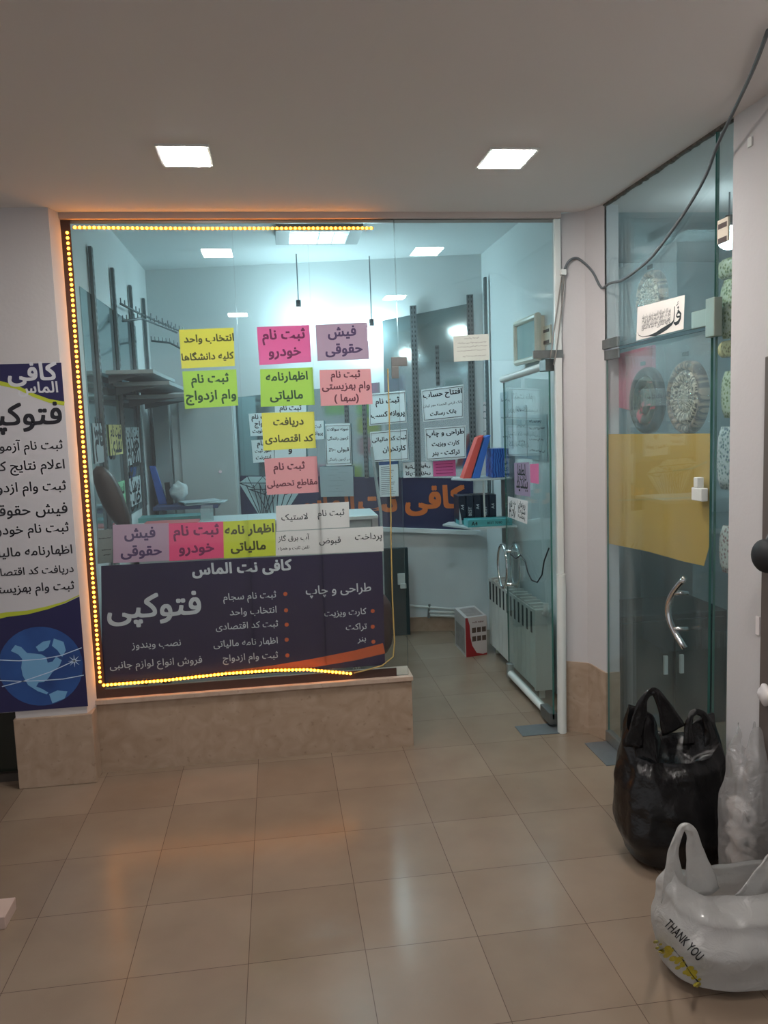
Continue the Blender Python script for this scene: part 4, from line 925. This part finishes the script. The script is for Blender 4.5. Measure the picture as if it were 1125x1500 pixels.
# ---- lamps inside
tube_e = emis('fluorescent', (.62, .92, 1.0), TUBE_L); bulb_e = emis('bulb_glow', (.66, .93, 1.0), BULB_L)
lx, ly, lz = PZ(466, 346, 2.88).x, PZ(466, 346, 2.88).y, 2.93
t = thing('louvre_light', 'square louvred ceiling light inside the shop near the window', 'ceiling light', (lx, ly, lz))
mb = MB()
for a0, a1, b0, b1 in ((-.27, .27, -.2, -.17), (-.27, .27, .17, .2), (-.27, -.185, -.17, .17), (.185, .27, -.17, .17)): mb.box(lx+a0, lx+a1, ly+b0, ly+b1, lz-.06, lz)
mb.build('housing', mat('lamp_housing_grey', '#8d9799', .5, var=.05), t)
for i in range(4): MB().cyl((lx-.17, ly-.12+i*.08, lz-.035), (lx+.17, ly-.12+i*.08, lz-.035), .013, n=10).build('tube', tube_e, t)
mb = MB()
for i in range(1, 4): mb.box(lx-.187+i*.0925, lx-.183+i*.0925, ly-.17, ly+.17, lz-.066, lz-.052)
for i in range(1, 12): mb.box(lx-.185, lx+.185, ly-.172+i*.0285, ly-.162+i*.0285, lz-.066, lz-.052)
mb.build('louvre', alu, t)
def bulb(label, px, py, yy, zc):
    c = PY(px, py, yy); t = thing('hanging_bulb', label, 'bulb', (c.x, yy, c.z), 'bare bulbs hanging in the shop')
    MB().sph((c.x, yy, c.z), (.05, .05, .06), 20, 14).build('glass_bulb', bulb_e, t, smooth=True)
    MB().cyl((c.x, yy, c.z+.05), (c.x, yy, c.z+.11), .018).build('socket', ink, t)
    MB().cyl((c.x, yy, c.z+.11), (c.x, yy, 2.93), .004, n=8).build('cord', graphite, t)
bulb('bare bulb glowing on a cord behind the pink sign', 438, 462, 6.1, 0)
bulb('bare bulb glowing right of the highest mauve sign', 545, 489, 6.2, 0)

# ================================================================== RIGHT SHOP GOODS
t = MB().sph((2.35, 3.6, 2.2), .06, 20, 12)
c = PX(1068, 348, 2.15)
tt = thing('hanging_bulb', 'bare bulb glowing in the right shop behind the side glass', 'bulb', c, 'bare bulb in the right shop')
MB().sph(c, .055, 20, 12).build('glass_bulb', emis('next_bulb', (.75, .95, 1), NEXT_L), tt, smooth=True)
MB().cyl(c+Vector((0, 0, .05)), c+Vector((0, 0, .10)), .018).build('socket', ink, tt)
MB().cyl(c+Vector((0, 0, .10)), Vector((c.x, c.y, CZ)), .004, n=8).build('cord', graphite, tt)
tt = thing('ceiling_light', 'unseen fill tube light added in the right shop near its front wall', 'ceiling light', (2.9, 2.2, CZ))  # fill lamp added out of view to light the right shop more evenly
MB().box(2.6, 3.2, 2.15, 2.25, CZ-.05, CZ+.1).build('housing', white_plastic, tt, bevel=.003)
MB().cyl((2.62, 2.2, CZ-.075), (3.18, 2.2, CZ-.075), .018, n=12).build('tube', emis('right_fill_tube', (.7, .93, 1), 75), tt)
# yellow sheet on the glass door
q = [PX(a, b, XR+.0125) for a, b in ((890.5, 636), (1040, 635), (1040, 795), (1031, 829), (1000, 822), (950, 808), (890.5, 796))]
ysm = mat('yellow_sheet', '#d3a748', .45, var=.10, scale=3)
t = MB().hexa(q, (.0012, 0, 0)).build('yellow_sheet', ysm, loc=q[0]); tag(t, 'large dull yellow sheet with slanting lower edge stuck inside the right glass door', 'sheet')
mb = MB()
for P in (((905, 733), (960, 731), (1030, 728)), ((985, 690), (1015, 686), (1036, 676))): mb.strip([PX(a, b, XR+.0118) for a, b in P], .006, (-1, 0, 0))
mb.build('tape_creases', mat('tape_crease', '#c4a65a', .3), t)
# calligraphy sign
q = [PX(a, b, XR-.0012) for a, b in ((934, 450), (1003, 432), (1001, 482), (932, 499))]
t, at, nn = sign('calligraphy_sign', 'white sign with black calligraphy taped on the right shop transom', 'sign', None, q, mat('sign_white', '#e6e0da', .7), [], ink)
mb = MB(); U = at(1, .5)-at(0, .5); Lw = U.length; un2 = U.normalized(); vn2 = (at(.5, 0)-at(.5, 1)).normalized()
pts = [(.815, .26), (.815, .5), (.81, .68), (.77, .76), (.68, .83), (.55, .9), (.45, .95), (.30, .95), (.15, .93), (.06, .86), (.03, .76)]
mb.strip([at(u, v)+nn*.0006 for u, v in pts], [.006, .007, .008, .012, .018, .02, .016, .004, .003, .003, .002], nn)
pts = [(.86, .56), (.875, .48), (.91, .46), (.94, .53), (.935, .66), (.90, .76), (.85, .79), (.81, .74)]
mb.strip([at(u, v)+nn*.0006 for u, v in pts], [.008, .008, .010, .012, .012, .016, .014, .006], nn); mb.strip([at(u, v)+nn*.0006 for u, v in ((.855, .55), (.88, .6), (.93, .6))], .008, nn)
for u, v in ((.885, .32), (.89, .42)): c = at(u, v)+nn*.0006; mb.poly([c+un2*.007*a+vn2*.007*b for a, b in ((1, 0), (0, 1), (-1, 0), (0, -1))])
mb.strip([at(u, v)+nn*.0006 for u, v in ((.885, .14), (.87, .18), (.885, .2), (.85, .26))], .004, nn)
for i, s_ in enumerate(('هو الله احد الله الصمد لم یلد و لم یولد', 'اعوذ برب الفلق من شر ما خلق و من شر', 'اعوذ برب الناس ملک الناس اله الناس', 'یا ایها الکافرون لا اعبد ما تعبدون')):
    mb.text(s_, at(.43, .36+.085*i+(.05 if i > 1 else 0))+nn*.0006, un2, vn2, w=Lw*.62, h=.028, bold=.0)
mb.build('lettering', ink, t)
# packaged round covers hanging behind the glass
def ring_mat(name, c1, c2, sc, c3=None):
    """wrinkled radial print: noise stretched along the radius"""
    M = bpy.data.materials.new(name); M.use_nodes = True; N = M.node_tree; b = N.nodes['Principled BSDF']; L = N.links.new
    tc = N.nodes.new('ShaderNodeTexCoord'); sp = N.nodes.new('ShaderNodeSeparateXYZ'); L(tc.outputs['Generated'], sp.inputs[0])
    def mth(op, a, b_=None):
        n = N.nodes.new('ShaderNodeMath'); n.operation = op
        for i, v in enumerate((a, b_)):
            if v is None: continue
            if isinstance(v, (int, float)): n.inputs[i].default_value = v
            else: L(v, n.inputs[i])
        return n.outputs[0]
    y = mth('SUBTRACT', sp.outputs[1], .5); z = mth('SUBTRACT', sp.outputs[2], .5)
    r_ = mth('SQRT', mth('ADD', mth('MULTIPLY', y, y), mth('MULTIPLY', z, z))); an = mth('ARCTAN2', z, y)
    cb = N.nodes.new('ShaderNodeCombineXYZ'); L(mth('MULTIPLY', an, sc), cb.inputs[0]); L(mth('MULTIPLY', r_, sc*1.6), cb.inputs[1])
    nz = N.nodes.new('ShaderNodeTexNoise'); nz.inputs['Scale'].default_value = 1; nz.inputs['Detail'].default_value = 3; nz.inputs['Distortion'].default_value = .6; L(cb.outputs[0], nz.inputs['Vector'])
    r = N.nodes.new('ShaderNodeValToRGB'); r.color_ramp.elements[0].color = (*lin(c1), 1); r.color_ramp.elements[0].position = .44; r.color_ramp.elements[1].color = (*lin(c2), 1); r.color_ramp.elements[1].position = .58
    if c3: e = r.color_ramp.elements.new(.61); e.color = (*lin(c3), 1)
    L(nz.outputs['Fac'], r.inputs[0]); L(r.outputs[0], b.inputs['Base Color']); b.inputs['Roughness'].default_value = .35; return M
sleeve = film('clear_sleeve', (.85, .9, .92), .14, .12, .8, 14, .10)
cardm = mat('pale_header_card', '#c5d0d6', .6)
GC = 'round covers in clear sleeves behind the right shop glass'
def cover(label, px, py, rpx, quadpx, m1, m2, m3, hub):
    X = 1.672; c = PX(px, py, X); R = (PX(px, py-rpx, X)-PX(px, py+rpx, X)).length/2
    t = thing('round_cover', label, 'wheel cover', c, GC)
    def lathe(prof, m_, name):
        rings = [[c+Vector((-h, R*r_*math.cos(2*math.pi*j/48), R*r_*math.sin(2*math.pi*j/48))) for j in range(48)] for r_, h in prof]
        MB().loft(rings).build(name, m_, t, smooth=True)
    lathe([(1, -.015), (1, .005), (.96, .018), (.90, .024), (.80, .02), (.74, .008), (.74, -.015)], m1, 'outer_ring')
    lathe([(.735, -.012), (.735, .010), (.70, .020), (.62, .022), (.45, .016), (.42, .006), (.42, -.012)], m2, 'inner_ring')
    lathe([(.415, -.01), (.415, .008), (.38, .016), (.25, .018), (.05, .014)], m3, 'hub')
    q = [PX(a, b, XR+.014) for a, b in quadpx]; mb = MB(); NX, NZ = 18, 24; V = []; F = []
    for i in range(NZ+1):
        for j in range(NX+1):
            u, v = j/NX, i/NZ; p = q[0]*(1-u)*(1-v)+q[1]*u*(1-v)+q[2]*u*v+q[3]*(1-u)*v
            p.x += .003+.0025*noise.noise(p*18); V.append(p)
    for i in range(NZ):
        for j in range(NX): a = i*(NX+1)+j; F.append((a, a+1, a+NX+2, a+NX+1))
    mb.add(V, F); sl = mb.build('sleeve', sleeve, t, smooth=True)
    sc = q[0].lerp(q[1], hub); k = Vector((0, -.03, 0)); z_ = sc.z-.05
    MB().hexa([(XR+.013, sc.y+.025, z_), (XR+.013, sc.y-.025, z_), (XR+.013, sc.y-.025, z_-.018), (XR+.013, sc.y+.025, z_-.018)], (.0008, 0, 0)).build('hang_slot', mat('hang_slot_grey', '#5c6a70', .6), sl)
    return t
brn1 = ring_mat('brown_snake_print', '#33241f', '#a58c78', 7); cream = ring_mat('cream_snake_print', '#3a2a24', '#e2d4be', 8); dkr = mat('dark_ring_leather', '#1d2123', .35, var=.15); olv = ring_mat('olive_pink_print', '#34382c', '#5e624c', 1.6, '#e0586c')
cover('brown patterned round cover in a sleeve, highest behind the transom glass', 955, 438, 42, ((900, 396), (990, 352), (991, 470), (900, 505)), brn1, cream, cream, .62)
cover('dark rimmed round cover with pink flecks in a sleeve, lower left of the pair', 948, 587, 49, ((915, 520), (972, 505), (974, 634), (918, 634)), dkr, olv, olv, .5)
cover('brown mottled round cover in a sleeve, lower right of the pair', 1007, 582, 54, ((973, 505), (1039, 487), (1040, 634), (974, 634)), brn1, cream, cream, .5)
# pink bag behind left cover
mb = MB(); q = [PX(a, b, 1.70) for a, b in ((898, 520), (955, 505), (955, 590), (925, 602), (900, 596))]; mb.hexa(q, (.02, 0, 0)); tag(mb.build('pink_sleeve', mat('pink_plastic', '#c87a90', .35, bump=.3), loc=q[0], bevel=.004), 'pink plastic sleeve behind the dark rimmed round cover', 'sleeve')
# floral packs in side window
def floral(name, a, b, c3):
    M = bpy.data.materials.new(name); M.use_nodes = True; N = M.node_tree; bb_ = N.nodes['Principled BSDF']
    tc = N.nodes.new('ShaderNodeTexCoord'); vo = N.nodes.new('ShaderNodeTexVoronoi'); vo.inputs['Scale'].default_value = 75; N.links.new(tc.outputs['Object'], vo.inputs['Vector'])
    r = N.nodes.new('ShaderNodeValToRGB'); r.color_ramp.elements[0].color = (*lin(a), 1); r.color_ramp.elements[0].position = .2; r.color_ramp.elements[1].color = (*lin(b), 1); r.color_ramp.elements[1].position = .55
    e = r.color_ramp.elements.new(.35); e.color = (*lin(c3), 1); N.links.new(vo.outputs['Distance'], r.inputs[0]); N.links.new(r.outputs[0], bb_.inputs['Base Color']); bb_.inputs['Roughness'].default_value = .4; return M
fl = [floral('floral_green', '#4d6b52', '#b9c9b4', '#8a9d6a'), floral('floral_blue', '#4a6488', '#bccbd2', '#7d9a92'), floral('floral_red', '#8a5560', '#c2c8c6', '#8f8a88'), floral('floral_yellow', '#7a6a3a', '#c2c08a', '#a0a060')]
GFp = 'floral packs stacked in the side glass of the right shop'
for i, (lab, x0, x1, y0, y1) in enumerate((('floral pack under the beige card, topmost in the side glass', 1051, 1078, 385, 412), ('tall green floral pack second from the top in the side glass', 1055, 1078, 414, 498), ('small yellowish floral pack below the corner patch in the side glass', 1052, 1078, 502, 525), ('green floral pack fourth from the top in the side glass', 1058, 1078, 545, 612), ('blue floral pack fifth from the top in the side glass', 1051, 1078, 625, 715), ('red flecked floral pack lowest in the side glass', 1055, 1078, 768, 835))):
    X = 1.668; a, b = PX(x0, y0, X), PX(x0, y1, X); zt_, zb = a.z, b.z; yl = a.y; yr = 2.745
    mb = MB(); rings = []
    for k in range(7):
        f = k/6; s_ = 1-.35*abs(2*f-1)**3; yc = (yl+yr)/2; hw = max(.03, (yl-yr)/2)*s_; z_ = zb+(zt_-zb)*f
        rings.append([Vector((X+.005+.026*s_*math.cos(t_*math.pi/8), yc+hw*math.sin(t_*math.pi/8), z_)) for t_ in range(16)])
    mb.loft(rings); tag(mb.build('floral_pack', fl[(0, 0, 3, 0, 1, 2)[i]], smooth=True, loc=(X, yl, zb)), lab, 'pack', GFp)
t = thing('hanging_rack', 'white slatted display rack behind the side glass of the right shop', 'rack', (1.95, 2.9, 0))
MB().box(1.86, 1.88, 2.66, 2.95, .5, 2.0).build('panel', mat('rack_white', '#b9c6c8', .5), t)
for k in range(8): MB().box(1.845, 1.86, 2.66, 2.95, .6+k*.18, .612+k*.18).build('slat', steel_dark, t)
MB().box(1.88, 1.92, 2.78, 2.82, 0, 2.0).build('post', steel_dark, t)
# dark cabinet low inside right shop
t = thing('dark_cabinet', 'dark low cabinet inside the right shop behind the glass door', 'cabinet', (2.0, 3.85, 0))
dc = mat('dark_green_board', '#2f3a3a', .5, var=.1)
MB().box(1.72, 2.35, 3.95, 4.35, 0, .62).build('body', dc, t, bevel=.004)
MB().box(1.74, 2.03, 3.935, 3.95, .03, .59).build('door', dc, t, bevel=.003); MB().box(2.05, 2.33, 3.935, 3.95, .03, .59).build('door', dc, t, bevel=.003)
MB().box(1.98, 2.0, 3.92, 3.935, .3, .4).build('handle', white_plastic, t); MB().box(2.07, 2.09, 3.92, 3.935, .3, .4).build('handle', white_plastic, t)
t = thing('shop_counter', 'grey counter standing deep in the right shop', 'counter', (2.6, 4.6, 0))
MB().box(2.45, 3.4, 4.5, 5.2, 0, .95).build('body', mat('grey_counter', '#7f8f92', .5, var=.1), t, bevel=.004); MB().box(2.43, 3.42, 4.48, 5.22, .95, .98).build('top', mat('grey_counter_top', '#a3b2b4', .4), t)

# ================================================================== CABLES
pts3 = [(1125, 45, 2.3), (1104, 100, 2.42), (1080, 152, 2.55), (1052, 210, 2.72), (1035, 255, 2.85), (1012, 297, 3.0), (985, 337, 3.18), (955, 376, 3.4), (930, 398, 3.58), (910, 411, 3.74), (893, 415, 3.82)]
P = []
for i, (a, b, y) in enumerate(pts3):
    v = ray(a, b); y = min(y, PX(a, b, XR-.014).y)
    if v.z > 0: y = min(y, PZ(a, b, CZ-.02).y)
    P.append(PY(a, b, y))
P = P+[Vector((1.612, 3.852, P[-1].z-.005)), PY(868, 398, 3.90), PY(852, 382, 3.96), PY(842, 378, 3.975), PY(832, 384, 3.985), PY(826, 398, 4.0)]
# smooth by Catmull-Rom
Q = []
for i in range(len(P)-1):
    p0, p1, p2, p3 = P[max(i-1, 0)], P[i], P[i+1], P[min(i+2, len(P)-1)]
    for k in range(4):
        t_ = k/4; Q.append(.5*((2*p1)+(p2-p0)*t_+(2*p0-5*p1+4*p2-p3)*t_*t_+(3*p1-p0-3*p2+p3)*t_**3))
Q.append(P[-1])
tag(MB().tube(Q, .0062, 8).build('hanging_cable', mat('grey_cable', '#5c6266', .45), smooth=True), 'long grey cable swinging from the upper right corner to the pillar', 'cable')
jb = PY(825, 399, 3.985)
t = thing('junction_box', 'small white cable clip box on the pillar edge', 'junction box', jb)
MB().box(jb.x-.014, jb.x+.014, jb.y-.012, jb.y+.016, jb.z-.014, jb.z+.014).build('case', white_plastic, t, bevel=.003)
tag(MB().tube([PY(a, b, 3.985) for a, b in ((823, 404), (818, 440), (812, 480), (808, 512), (806, 526))], .0035, 6).build('thin_wire', mat('thin_grey_wire', '#8b8580', .5), smooth=True), 'thin wire dropping left from the white clip box to the door hinge', 'wire')
tag(MB().tube([PY(a, b, 3.984) for a, b in ((826, 404), (824, 440), (819, 480), (815, 515), (811, 535))], .0035, 6).build('thin_wire', MATS['thin_grey_wire'], smooth=True), 'thin wire dropping right of its twin from the white clip box', 'wire')
tag(MB().box(XR-.006, XR, PX(1100, 208, XR).y-.012, PX(1100, 208, XR).y+.012, PX(1100, 208, XR).z-.016, PX(1100, 208, XR).z+.016).build('cable_clip', white_plastic, bevel=.002), 'small white clip high on the right wall', 'clip')
tag(MB().box(XR-.004, XR, PX(1111, 918, XR).y-.01, PX(1111, 918, XR).y+.012, PX(1111, 930, XR).z, PX(1111, 903, XR).z).build('paper_scrap', PAPER['white'], bevel=.001), 'torn white scrap low on the right wall beside the brown door', 'paper')

# ================================================================== BAGS
def bag_body(cx, cy, levels, rim, N=88, K=46, amp=.008, fs=9, seed=0, xmax=None, lean=(0, 0), taper=None):
    """levels: (t, rx, ry, dx, dy); rim(theta): rim height"""
    def interp(t):
        for i in range(len(levels)-1):
            a, b = levels[i], levels[i+1]
            if t <= b[0]:
                f = (t-a[0])/(b[0]-a[0]); f = f*f*(3-2*f); return [a[j]+(b[j]-a[j])*f for j in range(1, 5)]
        return list(levels[-1][1:])
    rings = []
    for k in range(K+1):
        t = k/K; rx, ry, dx, dy = interp(t); R = []
        for j in range(N):
            th = 2*math.pi*j/N; c, s_ = math.cos(th), math.sin(th); e = .8
            x = cx+dx+rx*math.copysign(abs(c)**e, c); y = cy+dy+ry*math.copysign(abs(s_)**e, s_); z = .004+rim(th)*t
            q = Vector((x*fs, y*fs, z*fs*.55+seed)); nn_ = noise.noise(q)*.65+noise.noise(q*2.3)*.35
            fold = .5*math.sin(th*11+3*noise.noise(Vector((th, t*2, seed))))*t*t
            d = amp*(nn_*2+fold)*min(1, .25+t*2)
            x += c*d; y += s_*d; z += amp*.4*noise.noise(q*1.7+Vector((5, 5, 5)))*min(1, t*4)
            if xmax is not None: x = min(x, xmax-.002*abs(noise.noise(q)))
            R.append(Vector((x, y, max(z, .002))))
        rings.append(R)
    return rings
def add_bag(mb, rings): mb.loft(rings, cap=(True, False)); return mb
blk = mat('black_plastic', '#0a090b', .27, var=.3, scale=20, bump=.55, bscale=26)
BX, BY = 1.425, 2.755
def rimk(th):
    d1 = abs((th-math.pi+.55+math.pi) % (2*math.pi)-math.pi); d2 = abs((th-.2+math.pi) % (2*math.pi)-math.pi)
    return .42+.15*math.exp(-(d1/.55)**2)+.11*math.exp(-(d2/.5)**2)+.03*math.sin(th)
t = thing('trash_bag', 'large bulging black plastic bag with loop handles in front of the right shop door', 'bag', (BX, BY, 0))
rk = bag_body(BX, BY, [(0, .13, .11, 0, 0), (.06, .175, .14, 0, 0), (.3, .212, .155, -.005, 0), (.55, .205, .15, -.005, 0), (.85, .185, .11, 0, 0), (1, .17, .075, 0, 0)], rimk, amp=.010, fs=11, xmax=1.622)
MB().loft(rk, cap=(True, False)).build('bag', blk, t, smooth=True)
mb = MB(); rings = []
for f in (.0, .35, .7, 1.0): rings.append([BXp+(Vector((BX, BY, BXp.z-.05*f-.02))-BXp)*(f*.55) for BXp in rk[-1]])
mb.loft(rings, cap=(False, True)); mb.build('folded_mouth', blk, t, smooth=True)
def strap(name, parent, pts, y0, m_, th=.007, seed=0):
    """handle loop: a flat band (x, z, half width) in an upright plane, crumpled a little in depth"""
    P = [Vector(p) for p in pts]; Q = []
    for i in range(len(P)-1):
        p0, p1, p2, p3 = P[max(i-1, 0)], P[i], P[i+1], P[min(i+2, len(P)-1)]
        for k in range(6):
            t_ = k/6; Q.append(.5*((2*p1)+(p2-p0)*t_+(2*p0-5*p1+4*p2-p3)*t_*t_+(3*p1-p0-3*p2+p3)*t_**3))
    Q.append(P[-1]); rings = []
    for i, q in enumerate(Q):
        d = Q[min(i+1, len(Q)-1)]-Q[max(i-1, 0)]; d = Vector((d.x, 0, d.y)).normalized(); n_ = Vector((-d.z, 0, d.x))
        R_ = []
        for j in range(16):
            a_ = 2*math.pi*j/16; w_ = q.z*math.cos(a_)*(1+.12*noise.noise(Vector((i*.35, j*.4, seed))))
            R_.append(Vector((q.x, y0, q.y))+n_*w_+Vector((0, th*math.sin(a_)+.010*noise.noise(Vector((i*.25, math.cos(a_)*1.5, seed+3))), 0)))
        rings.append(R_)
    return MB().loft(rings).build(name, m_, parent, smooth=True)
yk = BY-.03
strap('loop_handle', t, [(1.262, .45, .04), (1.282, .56, .028), (1.303, .632, .017), (1.342, .656, .016), (1.378, .60, .026), (1.42, .50, .05)], BY-.02, blk)
strap('loop_handle', t, [(1.478, .44, .024), (1.480, .53, .014), (1.503, .563, .012), (1.538, .55, .013), (1.558, .50, .018), (1.57, .43, .03)], BY-.02, blk, seed=5)

wbm = film('white_bag_plastic', (.60, .60, .59), .86, .22, .5, 16, .07)
WX, WY = 1.345, 2.135
def rimw(th):
    dl = abs((th-math.pi+math.pi) % (2*math.pi)-math.pi); dr = abs((th+math.pi) % (2*math.pi)-math.pi)
    return .25+.085*math.exp(-(dl/.6)**2)+.085*math.exp(-(dr/.5)**2)+.035*max(0, math.sin(th))
t = thing('shopping_bag', 'white plastic shopping bag lettered THANK YOU on the floor at the lower right', 'bag', (WX, WY, 0))
rw = bag_body(WX, WY, [(0, .20, .12, .02, 0), (.12, .27, .155, 0, 0), (.5, .285, .165, 0, 0), (.78, .265, .125, 0, .01), (1, .235, .055, .0, .01)], rimw, amp=.010, fs=7, seed=4)
wb = MB().loft(rw, cap=(True, False)); bagm = wb.build('bag', wbm, t, smooth=True)
bv = BVHTree.FromPolygons([tuple(p) for p in wb.v], wb.f)
def snap(p, k=0):
    v = (p-C0).normalized(); h = bv.ray_cast(C0, v)
    return (h[0]-v*(.003+k*4)) if h[0] is not None else p
O = PY(1002, 1377, 1.94); U2 = PY(1026, 1403, 1.94)-PY(978, 1352, 1.94); w2 = U2.length; U2.normalize(); V2 = Vector((-U2.z, 0, U2.x))
mb = MB(); mb.text('THANK YOU', O, U2, V2, w=w2*1.05, h=.026, rtl=False, bold=.02, xf=snap); mb.build('lettering', ink, bagm)
rnd = random.Random(3); ye = mat('yellow_bag_print', '#a89a2c', .5, var=.3, scale=60)
mb = MB()
for i in range(26):
    f = i/25; px, py = 964+62*f, 1378+62*f
    c = PY(px+rnd.uniform(-6, 6), py+rnd.uniform(-6, 8), 1.94); s1 = rnd.uniform(.003, .009)
    mb.poly([snap(c+Vector((s1*math.cos(a)*1.5, 0, s1*math.sin(a)))) for a in [k*math.pi/4 for k in range(8)]])
mb.build('yellow_print', ye, bagm)
mb = MB(); mb.strip([snap(PY(a, b, 1.94)) for a, b in ((985, 1388), (1000, 1405), (1012, 1425), (1024, 1440))], .004, (0, -1, 0)); mb.build('dark_print', ink, bagm)
yw = WY-.02
strap('loop_handle', t, [(1.115, .23, .045), (1.108, .33, .026), (1.113, .41, .014), (1.138, .458, .011), (1.164, .44, .018), (1.180, .36, .032), (1.205, .24, .055)], WY+.0, wbm, seed=2)
strap('loop_handle', t, [(1.34, .21, .05), (1.39, .29, .03), (1.42, .343, .016), (1.447, .345, .014), (1.47, .29, .03), (1.50, .21, .05)], WY-.01, wbm, seed=8)
MB().sph((1.425, yw-.004, .357), (.018, .014, .016), 12, 8).build('knot', wbm, t, smooth=True)
mm_ = mat('mauve_packets', '#8f8488', .5, var=.25, scale=25)
for i, (lab, x, y, z, rx, ry, rz) in enumerate((('mauve packet at the bottom of the white shopping bag', 1.44, 2.10, .075, .09, .08, .06), ('second mauve packet in the white bag toward the wall', 1.245, 2.16, .07, .075, .07, .055))):
    mb = MB(); mb.sph((x, y, z), (rx, ry, rz), 26, 16)
    for p in mb.v: p += (p-Vector((x, y, z))).normalized()*noise.noise(p*22)*.012
    tag(mb.build('wrapped_packet', mm_, smooth=True, loc=(x, y, z-rz)), lab, 'packet', 'packets inside the white shopping bag')
# clear bag with white rolls by the wall
clr = film('clear_bag_plastic', (.56, .55, .55), .46, .14, .9, 18, .10)
CX, CY = 1.548, 2.475
t = thing('clear_bag', 'tall clear plastic bag of white rolls between the black bag and the right wall', 'bag', (CX, CY, 0))
rc = bag_body(CX, CY, [(0, .06, .075, 0, 0), (.1, .072, .095, 0, 0), (.5, .074, .098, 0, 0), (.8, .06, .07, .01, 0), (1, .05, .03, .02, 0)], lambda th: .56+.05*math.sin(3*th), amp=.007, fs=16, seed=9, xmax=1.59, N=64, K=36)
MB().loft(rc, cap=(True, False)).build('bag', clr, t, smooth=True)
rollm = mat('white_roll_paper', '#c9c4c2', .8, var=.05, bump=.3, bscale=60)
for lab, x, y, z in (('white roll lowest in the clear bag', 1.530, 2.47, .045), ('white roll second lowest in the clear bag', 1.535, 2.475, .13), ('white roll third from the bottom in the clear bag', 1.528, 2.47, .215), ('white roll topmost in the clear bag', 1.535, 2.475, .30)):
    mb = MB(); n = 20; a = Vector((x+.008, y+.055, z)); b = Vector((x-.008, y-.055, z))
    mb.tube([a, a.lerp(b, .05), a.lerp(b, .5), a.lerp(b, .95), b], [.028, .034, .036, .034, .028], n)
    o = mb.build('paper_roll', rollm, loc=(x, y, z-.036)); MB().cyl(b+Vector((0, -.0005, 0)), b+Vector((0, -.001, 0)), .012).build('core_hole', hole, o); tag(o, lab, 'roll', 'white rolls in the clear bag')
# dark round object and white cloth at the right edge
c = PX(1122, 812, 1.575)
t = thing('round_hat', 'black rounded hat hanging on the brown door at the right edge', 'hat', c)
mb = MB(); mb.sph(c+Vector((-.02, -.03, 0)), (.035, .062, .055), 24, 14); mb.build('crown', ink, t, smooth=True)
MB().tube([c+Vector((-.02, -.03, .05)), c+Vector((0, -.03, .09)), c+Vector((.017, -.03, .09))], .004, 6).build('hook', steel_dark, t)
c = PX(1121, 1018, 1.575); mb = MB(); mb.sph(c, (.017, .035, .035), 20, 12)
for p in mb.v: p += (p-c).normalized()*noise.noise(p*40)*.008
tag(mb.build('white_cloth', mat('white_cloth', '#cfcaca', .8), smooth=True, loc=c), 'small bunched white cloth hanging on the brown door low at the right edge', 'cloth')
c = PZ(3, 1362, 0)
tag(MB().box(c.x-.12, c.x+.012, c.y, c.y+.12, 0, .045).build('carton_box', mat('pinkish_card', '#b7a196', .7), bevel=.003, loc=(c.x, c.y, 0)), 'corner of a pinkish carton on the floor at the left edge', 'box')
